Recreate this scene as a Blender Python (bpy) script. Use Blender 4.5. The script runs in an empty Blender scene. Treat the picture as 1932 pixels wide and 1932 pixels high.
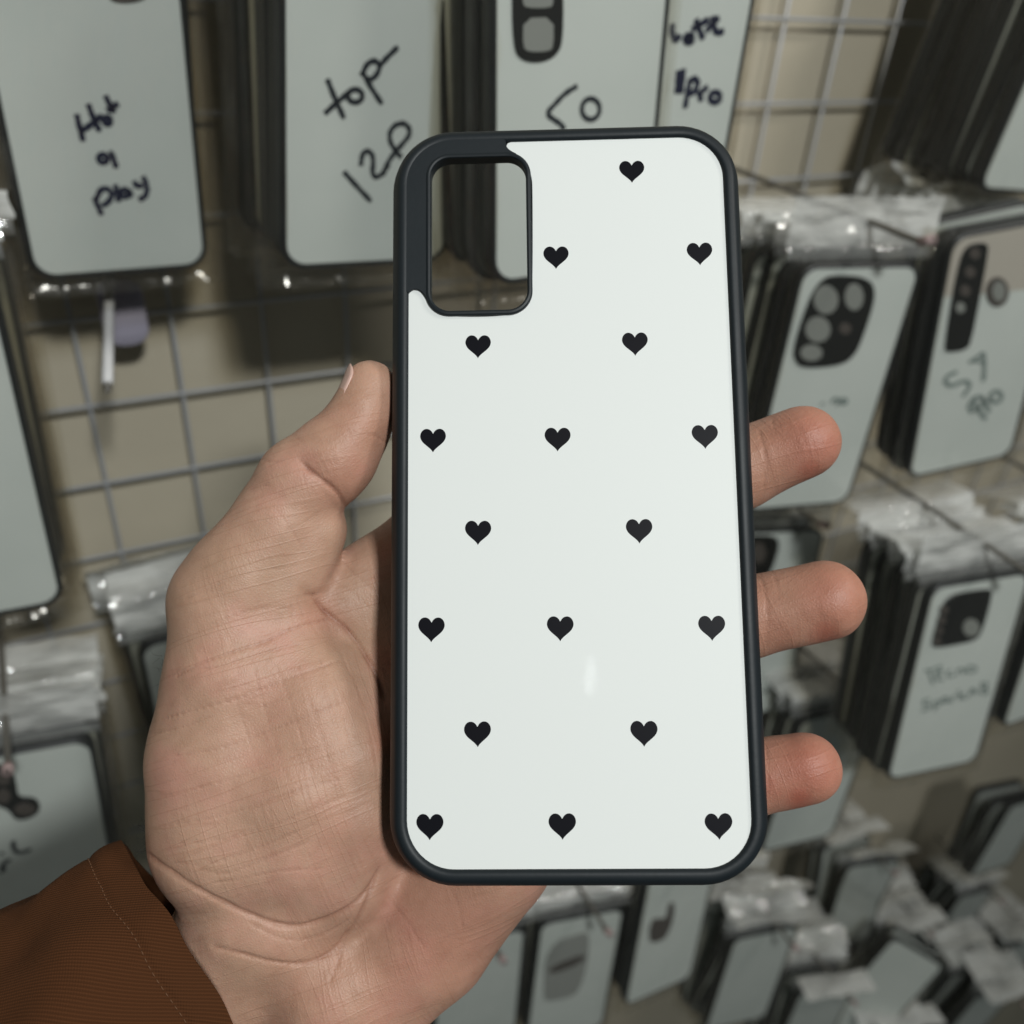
import bpy, bmesh, math, random
import numpy as np
from mathutils import Matrix, Vector, noise
random.seed(7); rng = np.random.default_rng(7)
S = bpy.context.scene
COL = S.collection
PI = math.pi

# ------------------------------------------------------------------ camera
# world: X along the wall, Y into the wall, Z up, metres; the lens sits at (0, 0, 1.5)
F = 1679.0                      # focal length in units of 1/1932 of the picture width
R = np.array([[0.89035606, 0.20057758, 0.4086988],
              [-0.45124546, 0.50782984, 0.73381632],
              [0.06036234, 0.83778129, -0.54265911]])     # rows: world axes in lens axes (x right, y up, z forward)
ZC = 1.5
cam = bpy.data.cameras.new('camera'); camo = bpy.data.objects.new('camera', cam); COL.objects.link(camo)
cam.sensor_width = 36; cam.lens = F / 1932 * 36
cam.clip_start = 0.01; cam.clip_end = 20
M = Matrix([[R[i][0], R[i][1], -R[i][2], 0] for i in range(3)] + [[0, 0, 0, 1]])
M.translation = Vector((0, 0, ZC)); camo.matrix_world = M
cam.dof.use_dof = True; cam.dof.focus_distance = 0.189; cam.dof.aperture_fstop = cam.lens / 2.6; cam.dof.aperture_blades = 0
S.camera = camo
S.cycles.use_denoising = True
S.cycles.transparent_max_bounces = 40
S.cycles.max_bounces = 8; S.cycles.diffuse_bounces = 3; S.cycles.glossy_bounces = 3
S.cycles.sample_clamp_indirect = 4
S.view_settings.view_transform = 'Standard'; S.view_settings.look = 'None'
S.view_settings.exposure = 0.0; S.view_settings.gamma = 1.0

# ------------------------------------------------------------------ light
w = bpy.data.worlds.new('World'); S.world = w; w.use_nodes = True
bg = w.node_tree.nodes['Background']; bg.inputs[0].default_value = (0.90, 1.0, 0.97, 1); bg.inputs[1].default_value = 0.06
def aim(o, d):
    o.rotation_euler = Vector(d).to_track_quat('-Z', 'Y').to_euler()
def area(name, loc, d, sx, sy, power, colr):
    l = bpy.data.lights.new(name, 'AREA'); l.shape = 'RECTANGLE'; l.size = sx; l.size_y = sy; l.energy = power; l.color = colr
    o = bpy.data.objects.new(name, l); COL.objects.link(o); o.location = loc; aim(o, d); return o
CASE = np.array([0.089, 0.136, ZC - 0.098])
LD = np.array([0.04, -0.73, 0.68]); LD /= np.linalg.norm(LD)
area('ceiling_lamp', CASE + LD * 1.32 + np.array([-0.06, 0, 0]), -LD, 0.14, 0.11, 15.0, (0.975, 1.0, 0.985))
area('side_ceiling_lamp', (0.95, -0.45, ZC + 0.95), (-0.35, 0.95, -1.0), 0.25, 0.12, 6.0, (1.0, 0.965, 0.90))
_n = np.array([-0.0305, 0.1271, -0.9914]); _r = np.array([(1115 - 966) / F, -(1275 - 966) / F, 1.0]); _r /= np.linalg.norm(_r)
TD = R @ (_r - 2 * _r.dot(_n) * _n); TD /= np.linalg.norm(TD)          # where the small streak on the case comes from
CASE_T = R @ (_r * 186) / 1000 + np.array([0, 0, ZC])
tube = area('tube_lamp', CASE_T + TD * 2.6, -TD, 0.006, 0.10, 0.03, (0.95, 1.0, 1.0))

# ------------------------------------------------------------------ geometry helpers
def px(u, v, Z):                          # lens ray at depth Z (mm) -> lens-frame millimetres
    return np.array([(u - 966) / F * Z, -(v - 966) / F * Z, Z])
def c2w(P):                               # lens-frame mm -> world metres
    W = np.asarray(P, float) @ R.T / 1000.0
    return W + np.array([0, 0, ZC])
def wray(u, v):
    return R @ np.array([(u - 966) / F, -(v - 966) / F, 1.0])
def lin(c):
    return tuple(((x / 255) / 12.92 if x / 255 <= 0.04045 else ((x / 255 + 0.055) / 1.055) ** 2.4) for x in c) + (1,)

def mesh(name, verts, faces, mat=None, smooth=True, mats=None, midx=None):
    me = bpy.data.meshes.new(name)
    me.from_pydata([tuple(map(float, v)) for v in verts], [], [tuple(map(int, f)) for f in faces])
    if mats:
        for m in mats: me.materials.append(m)
        if midx is not None: me.polygons.foreach_set('material_index', np.array(midx, dtype=np.int32))
    elif mat: me.materials.append(mat)
    if smooth: me.polygons.foreach_set('use_smooth', [True] * len(me.polygons))
    me.update(); return me
def obj(name, me, parent=None, loc=None, mtx=None):
    o = bpy.data.objects.new(name, me); COL.objects.link(o)
    if parent: o.parent = parent
    if loc is not None: o.location = loc
    if mtx is not None: o.matrix_world = mtx
    return o
def tag(o, label=None, cat=None, group=None, kind=None):
    if label: o['label'] = label
    if cat: o['category'] = cat
    if group: o['group'] = group
    if kind: o['kind'] = kind
    return o
def fixn(me):
    bm = bmesh.new(); bm.from_mesh(me); bmesh.ops.recalc_face_normals(bm, faces=bm.faces); bm.to_mesh(me); bm.free(); return me

class MB:
    def __init__(s): s.v = []; s.f = []; s.m = []
    def add(s, v, f, m=0):
        o = len(s.v); s.v += [tuple(p) for p in v]; s.f += [tuple(i + o for i in q) for q in f]; s.m += [m] * len(f)
    def prism(s, pts, z0, z1, m=0, axis='y', bev=0.0):
        # outline pts (x, z); extruded along y from z0 (front) to z1 (back)
        n = len(pts); P = np.array(pts, float)
        if bev:
            c = inset(P, bev); V = [(x, z0, z) for x, z in c] + [(x, z0 + bev, z) for x, z in P] + [(x, z1, z) for x, z in P]
            Fc = [tuple(range(n))[::-1]] + [(i, (i + 1) % n, n + (i + 1) % n, n + i) for i in range(n)] + \
                 [(n + i, n + (i + 1) % n, 2 * n + (i + 1) % n, 2 * n + i) for i in range(n)] + [tuple(range(2 * n, 3 * n))]
        else:
            V = [(x, z0, z) for x, z in P] + [(x, z1, z) for x, z in P]
            Fc = [tuple(range(n))[::-1]] + [(i, (i + 1) % n, n + (i + 1) % n, n + i) for i in range(n)] + [tuple(range(n, 2 * n))]
        s.add(V, Fc, m)
    def build(s, name, mat=None, parent=None, mats=None, smooth=False):
        me = mesh(name, s.v, s.f, mat, smooth, mats, s.m if mats else None); fixn(me)
        return obj(name, me, parent)
def inset(P, d):
    P = np.asarray(P, float); n = len(P)
    a = np.roll(P, 1, 0); b = np.roll(P, -1, 0); t = b - a; t /= np.linalg.norm(t, axis=1)[:, None] + 1e-9
    area2 = np.sum(P[:, 0] * np.roll(P[:, 1], -1) - np.roll(P[:, 0], -1) * P[:, 1])
    nrm = np.stack([-t[:, 1], t[:, 0]], 1) * (1 if area2 > 0 else -1)
    return P + nrm * d
def rrect(x0, z0, x1, z1, r, n=8):
    out = []
    for cx, cz, a in ((x1 - r, z0 + r, -90), (x1 - r, z1 - r, 0), (x0 + r, z1 - r, 90), (x0 + r, z0 + r, 180)):
        for k in range(n + 1):
            t = math.radians(a + 90 * k / n); out.append((cx + r * math.cos(t), cz + r * math.sin(t)))
    return out
def smooth_poly(pts, it=2, closed=True):
    P = np.array(pts, float)
    for _ in range(it):
        if closed:
            Q = np.roll(P, -1, 0); P = np.stack([P * .75 + Q * .25, P * .25 + Q * .75], 1).reshape(-1, 2)
        else:
            A = P[:-1] * .75 + P[1:] * .25; B = P[:-1] * .25 + P[1:] * .75
            P = np.vstack([P[:1], np.stack([A, B], 1).reshape(-1, 2), P[-1:]])
    return P
def tube_mesh(name, path, r, mat, n=8, cap=True, radii=None):
    P = np.array(path, float); V = []; Fc = []
    up = np.array([0.31, 0.2, 0.93])
    for i, p in enumerate(P):
        t = P[min(i + 1, len(P) - 1)] - P[max(i - 1, 0)]; t /= np.linalg.norm(t)
        a = np.cross(t, up); a /= np.linalg.norm(a); b = np.cross(t, a)
        rr = radii[i] if radii is not None else r
        for k in range(n):
            th = 2 * PI * k / n; V.append(p + rr * (a * math.cos(th) + b * math.sin(th)))
    for i in range(len(P) - 1):
        for k in range(n):
            Fc.append((i * n + k, i * n + (k + 1) % n, (i + 1) * n + (k + 1) % n, (i + 1) * n + k))
    if cap: Fc.append(tuple(range(n))[::-1]); Fc.append(tuple(range((len(P) - 1) * n, len(P) * n)))
    return fixn(mesh(name, V, Fc, mat))

# ------------------------------------------------------------------ materials
def mat(name, base=(0.5, 0.5, 0.5, 1), rough=0.5, metal=0.0, coat=0.0, spec=0.5, ior=1.5):
    m = bpy.data.materials.new(name); m.use_nodes = True
    b = m.node_tree.nodes['Principled BSDF']
    b.inputs['Base Color'].default_value = base; b.inputs['Roughness'].default_value = rough
    b.inputs['Metallic'].default_value = metal; b.inputs['Coat Weight'].default_value = coat
    b.inputs['Specular IOR Level'].default_value = spec; b.inputs['IOR'].default_value = ior
    return m
def N(m, t, **k):
    n = m.node_tree.nodes.new(t)
    for a, v in k.items():
        if a in n.inputs.keys(): n.inputs[a].default_value = v
        else: setattr(n, a, v)
    return n
def LK(m, a, b): m.node_tree.links.new(a, b)
def BS(m): return m.node_tree.nodes['Principled BSDF']
def noise_n(m, scale, detail=4, rough=0.5, vec=None, mapscale=None, coord='Object', rot=None):
    t = N(m, 'ShaderNodeTexNoise'); t.inputs['Scale'].default_value = scale; t.inputs['Detail'].default_value = detail; t.inputs['Roughness'].default_value = rough
    tc = N(m, 'ShaderNodeTexCoord'); src = tc.outputs[coord]
    if mapscale or rot:
        mp = N(m, 'ShaderNodeMapping')
        if mapscale: mp.inputs['Scale'].default_value = mapscale
        if rot: mp.inputs['Rotation'].default_value = rot
        LK(m, src, mp.inputs['Vector']); src = mp.outputs[0]
    LK(m, src, t.inputs['Vector']); return t
def vary(m, c1, c2, scale, detail=4, mapscale=None, lo=0.35, hi=0.65, coord='Object'):
    t = noise_n(m, scale, detail, mapscale=mapscale, coord=coord)
    r = N(m, 'ShaderNodeValToRGB'); r.color_ramp.elements[0].position = lo; r.color_ramp.elements[1].position = hi
    r.color_ramp.elements[0].color = c1; r.color_ramp.elements[1].color = c2
    LK(m, t.outputs['Fac'], r.inputs['Fac']); LK(m, r.outputs['Color'], BS(m).inputs['Base Color']); return t
def bump(m, h, strength, dist, prev=None):
    b = N(m, 'ShaderNodeBump'); b.inputs['Strength'].default_value = strength; b.inputs['Distance'].default_value = dist
    LK(m, h, b.inputs['Height'])
    if prev: LK(m, prev, b.inputs['Normal'])
    return b.outputs['Normal']

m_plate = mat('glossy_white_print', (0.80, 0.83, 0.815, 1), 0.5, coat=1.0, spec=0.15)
BS(m_plate).inputs['Coat Roughness'].default_value = 0.05; BS(m_plate).inputs['Coat IOR'].default_value = 1.45
t = noise_n(m_plate, 26, 5, .65); mr = N(m_plate, 'ShaderNodeMapRange'); mr.inputs['From Min'].default_value = .4; mr.inputs['From Max'].default_value = .7; mr.inputs['To Min'].default_value = 0.03; mr.inputs['To Max'].default_value = 0.06
LK(m_plate, t.outputs['Fac'], mr.inputs['Value']); LK(m_plate, mr.outputs[0], BS(m_plate).inputs['Coat Roughness'])
t = noise_n(m_plate, 30, 2, coord='Object'); LK(m_plate, bump(m_plate, t.outputs['Fac'], 0.05, 0.0004), BS(m_plate).inputs['Coat Normal'])
m_heart = mat('black_print_ink', (0.004, 0.004, 0.007, 1), 0.45, coat=0.55, spec=0.1); BS(m_heart).inputs['Coat Roughness'].default_value = 0.07
m_frame = mat('dark_rubber_frame', (0.009, 0.0135, 0.017, 1), 0.5, spec=0.36)
t = noise_n(m_frame, 900, 3); LK(m_frame, bump(m_frame, t.outputs['Fac'], 0.12, 0.0002), BS(m_frame).inputs['Normal'])
t2 = noise_n(m_frame, 60, 3); mr = N(m_frame, 'ShaderNodeMapRange'); mr.inputs['To Min'].default_value = 0.44; mr.inputs['To Max'].default_value = 0.60
LK(m_frame, t2.outputs['Fac'], mr.inputs['Value']); LK(m_frame, mr.outputs[0], BS(m_frame).inputs['Roughness'])
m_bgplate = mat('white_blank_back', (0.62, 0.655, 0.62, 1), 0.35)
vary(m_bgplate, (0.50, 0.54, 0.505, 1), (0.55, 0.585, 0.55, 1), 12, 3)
m_bgframe = mat('black_case_edge', (0.012, 0.014, 0.015, 1), 0.45)
m_beige = mat('beige_unprinted_back', (0.42, 0.39, 0.335, 1), 0.5)
m_ink = mat('marker_ink', (0.006, 0.008, 0.03, 1), 0.5)
m_inkb = mat('black_marker_ink', (0.012, 0.016, 0.022, 1), 0.5)
m_inkg = mat('faded_marker_ink', (0.17, 0.21, 0.195, 1), 0.6)
m_lensd = mat('dark_lens_panel', (0.010, 0.010, 0.009, 1), 0.35)
m_lensg = mat('grey_lens_opening', (0.22, 0.23, 0.21, 1), 0.5)
m_lensb = mat('brown_grey_lens_opening', (0.07, 0.06, 0.052, 1), 0.5)
m_refl = mat('grey_painted_reflection', (0.27, 0.28, 0.26, 1), 0.5)  # grey stands in for a reflection on the bag film
m_wire = mat('grey_coated_wire', (0.44, 0.45, 0.465, 1), 0.38, metal=0.2)
m_rod = mat('hook_wire', (0.20, 0.19, 0.17, 1), 0.4, metal=0.5)
m_rodw = mat('white_coated_hook', (0.62, 0.62, 0.62, 1), 0.35)
m_tip = mat('pink_rubber_tip', (0.42, 0.31, 0.30, 1), 0.6)
m_tab = mat('lilac_plastic_tab', (0.36, 0.34, 0.42, 1), 0.5)
m_wall = mat('beige_painted_board', (0.42, 0.38, 0.28, 1), 0.75)
vary(m_wall, (0.45, 0.405, 0.31, 1), (0.52, 0.47, 0.365, 1), 3.0, 5)
t = noise_n(m_wall, 120, 4); LK(m_wall, bump(m_wall, t.outputs['Fac'], 0.3, 0.001), BS(m_wall).inputs['Normal'])

def film(name, tint, gloss, milk, bscale, bdist, mapscale=None, rgh=0.085):
    m = bpy.data.materials.new(name); m.use_nodes = True; nt = m.node_tree; nt.nodes.clear()
    out = nt.nodes.new('ShaderNodeOutputMaterial')
    tr = nt.nodes.new('ShaderNodeBsdfTransparent'); tr.inputs[0].default_value = tint
    gl = nt.nodes.new('ShaderNodeBsdfGlossy'); gl.inputs['Roughness'].default_value = rgh; gl.inputs['Color'].default_value = (1, 1, 1, 1)
    df = nt.nodes.new('ShaderNodeBsdfDiffuse'); df.inputs[0].default_value = (0.84, 0.85, 0.82, 1)
    tl = nt.nodes.new('ShaderNodeBsdfTranslucent'); tl.inputs[0].default_value = (0.84, 0.85, 0.82, 1)
    dm = nt.nodes.new('ShaderNodeMixShader'); dm.inputs[0].default_value = 0.35
    LK(m, df.outputs[0], dm.inputs[1]); LK(m, tl.outputs[0], dm.inputs[2])
    t = noise_n(m, bscale, 3, 0.55, mapscale=mapscale)
    nb = bump(m, t.outputs['Fac'], 1.0, bdist)
    LK(m, nb, gl.inputs['Normal']); LK(m, nb, df.inputs['Normal'])
    ge = nt.nodes.new('ShaderNodeNewGeometry'); dt = nt.nodes.new('ShaderNodeVectorMath'); dt.operation = 'DOT_PRODUCT'
    LK(m, ge.outputs['Incoming'], dt.inputs[0]); LK(m, nb, dt.inputs[1])
    def mth(op, x, v=None):
        q = nt.nodes.new('ShaderNodeMath'); q.operation = op; LK(m, x, q.inputs[0])
        if v is not None: q.inputs[1].default_value = v
        return q
    q = mth('ABSOLUTE', dt.outputs['Value']); q = mth('MULTIPLY', q.outputs[0], -1); q = mth('ADD', q.outputs[0], 1); q = mth('POWER', q.outputs[0], 4.0); q = mth('MULTIPLY', q.outputs[0], .6)
    q = mth('ADD', q.outputs[0], .045); sc = mth('MULTIPLY', q.outputs[0], gloss); sc.use_clamp = True
    a = nt.nodes.new('ShaderNodeMixShader'); a.inputs[0].default_value = milk
    if milk > .5:
        tm = noise_n(m, 24, 3, .6, mapscale=(.6, 1, 1.3)); rm = N(m, 'ShaderNodeMapRange'); rm.inputs['From Min'].default_value = .35; rm.inputs['From Max'].default_value = .6
        rm.inputs['To Min'].default_value = milk * .35; rm.inputs['To Max'].default_value = min(1, milk * 1.15); LK(m, tm.outputs['Fac'], rm.inputs['Value']); LK(m, rm.outputs[0], a.inputs[0])
    LK(m, tr.outputs[0], a.inputs[1]); LK(m, dm.outputs[0], a.inputs[2])
    b = nt.nodes.new('ShaderNodeMixShader'); LK(m, sc.outputs[0], b.inputs[0]); LK(m, a.outputs[0], b.inputs[1]); LK(m, gl.outputs[0], b.inputs[2])
    LK(m, b.outputs[0], out.inputs[0]); return m
m_bag = film('clear_plastic_film', (0.985, 0.985, 0.98, 1), 1.0, 0.012, 26, 0.0014, (1, 1, 0.25))
m_fin = film('bag_side_seam', (0.93, 0.915, 0.88, 1), 0.9, 0.014, 45, 0.002, (1, 1, 0.3), 0.17)
m_head = film('milky_bag_header', (0.93, 0.93, 0.93, 1), 2.2, 0.86, 60, 0.006, (0.45, 1, 1.5))
m_seal = film('grey_bag_seal', (0.55, 0.57, 0.57, 1), 2.0, 0.22, 90, 0.003)

# skin
def skin_mat():
    m = mat('skin', (0.5, 0.3, 0.2, 1), 0.5, spec=0.42); b = BS(m)
    b.inputs['Subsurface Weight'].default_value = 0.12; b.inputs['Subsurface Radius'].default_value = (1.0, 0.4, 0.22); b.inputs['Subsurface Scale'].default_value = 0.0022
    t1 = noise_n(m, 55, 5, 0.6); t2 = noise_n(m, 260, 4, 0.6)
    r1 = N(m, 'ShaderNodeValToRGB'); e = r1.color_ramp.elements
    e[0].position = 0.32; e[0].color = (0.465, 0.292, 0.203, 1); e[1].position = 0.68; e[1].color = (0.525, 0.283, 0.213, 1)
    e2 = e.new(0.5); e2.color = (0.50, 0.302, 0.215, 1)
    LK(m, t1.outputs['Fac'], r1.inputs['Fac'])
    at = N(m, 'ShaderNodeAttribute'); at.attribute_name = 'flush_and_shade'
    mx = N(m, 'ShaderNodeMix'); mx.data_type = 'RGBA'; mx.inputs['B'].default_value = (0.40, 0.135, 0.09, 1)
    LK(m, at.outputs['Fac'], mx.inputs['Factor']); LK(m, r1.outputs[0], mx.inputs['A'])
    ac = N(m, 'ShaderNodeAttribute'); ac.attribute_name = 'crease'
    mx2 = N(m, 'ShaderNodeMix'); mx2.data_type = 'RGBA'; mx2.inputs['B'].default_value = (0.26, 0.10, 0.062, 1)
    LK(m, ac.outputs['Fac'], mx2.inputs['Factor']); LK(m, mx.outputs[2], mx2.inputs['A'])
    mx3 = N(m, 'ShaderNodeMix'); mx3.data_type = 'RGBA'; mx3.blend_type = 'MULTIPLY'; mx3.inputs['Factor'].default_value = 0.30
    r2 = N(m, 'ShaderNodeValToRGB'); r2.color_ramp.elements[0].position = 0.3; r2.color_ramp.elements[0].color = (0.68, 0.6, 0.55, 1); r2.color_ramp.elements[1].position = 0.6
    LK(m, t2.outputs['Fac'], r2.inputs['Fac']); LK(m, mx2.outputs[2], mx3.inputs['A']); LK(m, r2.outputs[0], mx3.inputs['B'])
    # fine crossing skin lines: the zero crossings of stretched noise, two directions
    pa = N(m, 'ShaderNodeAttribute'); pa.attribute_name = 'palm_axes'
    def lines(ang, sx, sy, wd, seed, det=1.0):
        mp = N(m, 'ShaderNodeMapping'); mp.inputs['Rotation'].default_value = (0, 0, math.radians(ang)); mp.inputs['Location'].default_value = (seed, 0, 0)
        ms = N(m, 'ShaderNodeMapping'); ms.inputs['Scale'].default_value = (sx, sy, sx)
        LK(m, pa.outputs['Vector'], mp.inputs['Vector']); LK(m, mp.outputs[0], ms.inputs['Vector'])
        t = N(m, 'ShaderNodeTexNoise'); t.inputs['Scale'].default_value = 1.0; t.inputs['Detail'].default_value = det; t.inputs['Distortion'].default_value = 0.15
        LK(m, ms.outputs[0], t.inputs['Vector'])
        a = N(m, 'ShaderNodeMath', operation='SUBTRACT'); a.inputs[1].default_value = 0.5
        c = N(m, 'ShaderNodeMath', operation='ABSOLUTE'); d = N(m, 'ShaderNodeMath', operation='DIVIDE'); d.inputs[1].default_value = wd; d.use_clamp = True
        LK(m, t.outputs['Fac'], a.inputs[0]); LK(m, a.outputs[0], c.inputs[0]); LK(m, c.outputs[0], d.inputs[0])
        k = N(m, 'ShaderNodeTexNoise'); k.inputs['Scale'].default_value = 40; k.inputs['Detail'].default_value = 1; LK(m, mp.outputs[0], k.inputs['Vector'])
        kr = N(m, 'ShaderNodeMapRange'); kr.inputs['From Min'].default_value = 0.42; kr.inputs['From Max'].default_value = 0.62; LK(m, k.outputs['Fac'], kr.inputs['Value'])
        mx_ = N(m, 'ShaderNodeMath', operation='MAXIMUM'); LK(m, d.outputs[0], mx_.inputs[0]); LK(m, kr.outputs[0], mx_.inputs[1])
        return mx_.outputs[0]
    l1 = lines(-17, 28, 330, 0.045, .1)
    l2 = lines(72, 30, 380, 0.045, .4)
    l3 = lines(-40, 60, 700, 0.07, .7)
    v = N(m, 'ShaderNodeTexVoronoi'); v.feature = 'DISTANCE_TO_EDGE'; v.inputs['Scale'].default_value = 1500
    tc = N(m, 'ShaderNodeTexCoord'); LK(m, tc.outputs['Object'], v.inputs['Vector'])
    n = bump(m, v.outputs['Distance'], 0.35, 0.00025)
    n = bump(m, t2.outputs['Fac'], 0.25, 0.0004, n)
    n = bump(m, l1, 0.45, 0.00012, n); n = bump(m, l2, 0.38, 0.0001, n); n = bump(m, l3, 0.3, 0.00006, n)
    LK(m, n, b.inputs['Normal'])
    mm = N(m, 'ShaderNodeMath', operation='MULTIPLY'); LK(m, l1, mm.inputs[0]); LK(m, l2, mm.inputs[1])
    r3 = N(m, 'ShaderNodeValToRGB'); r3.color_ramp.elements[0].color = (0.80, 0.70, 0.64, 1); r3.color_ramp.elements[1].position = 0.7
    LK(m, mm.outputs[0], r3.inputs['Fac'])
    mx4 = N(m, 'ShaderNodeMix'); mx4.data_type = 'RGBA'; mx4.blend_type = 'MULTIPLY'; mx4.inputs['Factor'].default_value = 0.38
    rs_ = N(m, 'ShaderNodeMath', operation='MULTIPLY_ADD'); rs_.inputs[1].default_value = -0.5; rs_.inputs[2].default_value = 0.33; rs_.use_clamp = True
    LK(m, at.outputs['Fac'], rs_.inputs[0]); LK(m, rs_.outputs[0], mx4.inputs['Factor']); LK(m, mx3.outputs[2], mx4.inputs['A']); LK(m, r3.outputs[0], mx4.inputs['B'])
    LK(m, mx4.outputs[2], b.inputs['Base Color'])
    return m
m_skin = skin_mat()
m_nail = mat('fingernail', (0.60, 0.40, 0.34, 1), 0.3)
m_hair = mat('arm_hair', (0.012, 0.008, 0.006, 1), 0.5)
m_slv = mat('rust_brown_twill', (0.115, 0.042, 0.014, 1), 0.9, spec=0.15)
BS(m_slv).inputs['Sheen Weight'].default_value = 0.08; BS(m_slv).inputs['Sheen Tint'].default_value = (0.5, 0.25, 0.12, 1)
m_thread = mat('tan_thread', (0.13, 0.058, 0.024, 1), 0.8)

# ------------------------------------------------------------------ the held case
TL = np.array([-23.26076446, 82.71289271, 200.28114633]); TR = np.array([46.70176727, 83.79159053, 198.26110554]); BL = np.array([-22.38348396, -72.59595399, 180.33526668])
ex = (TR - TL) / np.linalg.norm(TR - TL); en = np.cross(TR - TL, BL - TL); en /= np.linalg.norm(en)
if en[2] > 0: en = -en                      # towards the lens
ez = np.cross(en, ex); ez = ez if ez[1] > 0 else -ez      # up along the case
PH = np.linalg.norm(BL - TL); PW = 70.0
def ploc(u, v):                             # pixel -> (x, z) mm on the case's back plane, z up from the bottom edge
    r = px(u, v, 1.0); t = TL.dot(en) / r.dot(en); d = r * t - TL
    return (float(d.dot(ex)), float(d.dot(ez)) + PH)
def plane_depth(u, v):
    r = px(u, v, 1.0); return TL.dot(en) / r.dot(en)
O0 = TL - ez * PH
CM = np.eye(4)
# local axes: x right, y away from the lens, z up the case; metres
wx, wy, wz = ex @ R.T, (-en) @ R.T, ez @ R.T
CMX = Matrix([[wx[i], wy[i], wz[i], c2w(O0)[i]] for i in range(3)] + [[0, 0, 0, 1]])
mmv = lambda V: [(a * .001, b * .001, c * .001) for a, b, c in V]

case = bpy.data.objects.new('phone_case', None); COL.objects.link(case); case.matrix_world = CMX
case.empty_display_size = 0.02
tag(case, 'white phone case with black hearts and dark rubber edge, held upright in the hand', 'phone case')

inner = rrect(0, 0, PW, PH, 9.8, 12)
def ring(off, y): 
    return [(x, y, z) for x, z in rrect(-off, -off, PW + off, PH + off, max(9.8 + off, .5), 12)]
HOLE = [ploc(*p) for p in ((813, 302), (991.6, 302), (991.6, 585), (813, 585))]
hx0, hx1 = HOLE[0][0], HOLE[1][0]; hz1, hz0 = HOLE[0][1], HOLE[2][1]
prof = [(-0.15, 0.05), (0.0, -.40), (0.35, -.72), (0.9, -.85), (1.6, -.78), (2.2, -.5), (2.65, .05), (3.2, .9), (3.85, 2.8), (3.9, 5.8), (3.5, 7.8), (2.8, 8.8), (2.1, 9.0), (1.6, 8.7), (1.4, 8.0), (1.4, 2.2)]
V = []; Fc = []
for o_, y_ in prof: V += ring(o_, y_)
n = len(inner)
for i in range(len(prof) - 1):
    for k in range(n):
        Fc.append((i * n + k, i * n + (k + 1) % n, (i + 1) * n + (k + 1) % n, (i + 1) * n + k))
# floor panel with the lens hole: grid strip between hole outline and outer outline (same vertex count)
hole = rrect(hx0, hz0, hx1, hz1, 4.3, 12)
def hole_ring(d, y, r=4.3): return [(x, y, z) for x, z in rrect(hx0 - d, hz0 - d, hx1 + d, hz1 + d, r + d, 12)]
mb = MB(); mb.add(V, Fc)
def bridge(mb, A, B):
    n = len(A); mb.add(A + B, [(k, (k + 1) % n, n + (k + 1) % n, n + k) for k in range(n)])
bridge(mb, ring(-0.15, 0.05), ring(-0.15, 0.62))
bridge(mb, ring(-0.15, 0.62), hole_ring(0.6, 0.62))          # floor under the plate
bridge(mb, ring(1.4, 2.2), hole_ring(0.0, 2.2))               # inner back
bridge(mb, hole_ring(0.0, 2.2), hole_ring(0.0, -.55))         # hole wall
for a, b in (((0.0, -.55), (0.12, -.80)), ((0.12, -.80), (0.45, -.95)), ((0.45, -.95), (0.85, -.86)), ((0.85, -.86), (1.1, -.55)), ((1.1, -.55), (1.15, 0.1)), ((1.15, .1), (1.15, .62))):
    bridge(mb, hole_ring(*a), hole_ring(*b))
# raised corner round the lens hole, level with the plate
Lp = [ploc(*p) for p in ((767, 557), (768, 420), (770, 340), (779, 304), (800, 283), (840, 272), (957, 268), (955, 276), (961, 286), (980, 295), (965, 300), (850, 300), (818, 320), (808, 360), (808, 500), (811, 575), (798, 553), (789, 547), (778, 547))]
corner = MB()
out = MB()
outer_poly = smooth_poly([(-.05, ploc(767, 557)[1]), (-1.2, ploc(767, 540)[1]), (-1.2, PH - 12), (-.6, PH - 5.2), (3.9, PH + .1), (9.8, PH + 1.2), (ploc(940, 270)[0], PH + 1.2), (ploc(955, 270)[0], PH + .1), (ploc(955, 270)[0] - .2, ploc(955, 276)[1]), ploc(961, 286), ploc(980, 295),
                         (hx1 - 5, hz1 + .6), (hx0 + 3.5, hz1 + .6), (hx0 + .6, hz1 - .6), (hx0 - .6, hz1 - 4), (hx0 - .6, hz0 + 4.5), ploc(811, 575), ploc(798, 553), ploc(789, 547.5), ploc(778, 547.5)], 2)
nf0 = len(mb.f); mb.prism(outer_poly, -.70, .9, bev=0.10)
me = mesh('frame', mmv(mb.v), mb.f, m_frame); fixn(me)
me.polygons.foreach_set('use_smooth', [i < nf0 for i in range(len(me.polygons))])
fr = obj('frame', me, case)
md = fr.modifiers.new('wn', 'EDGE_SPLIT'); md.split_angle = math.radians(50)
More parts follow.
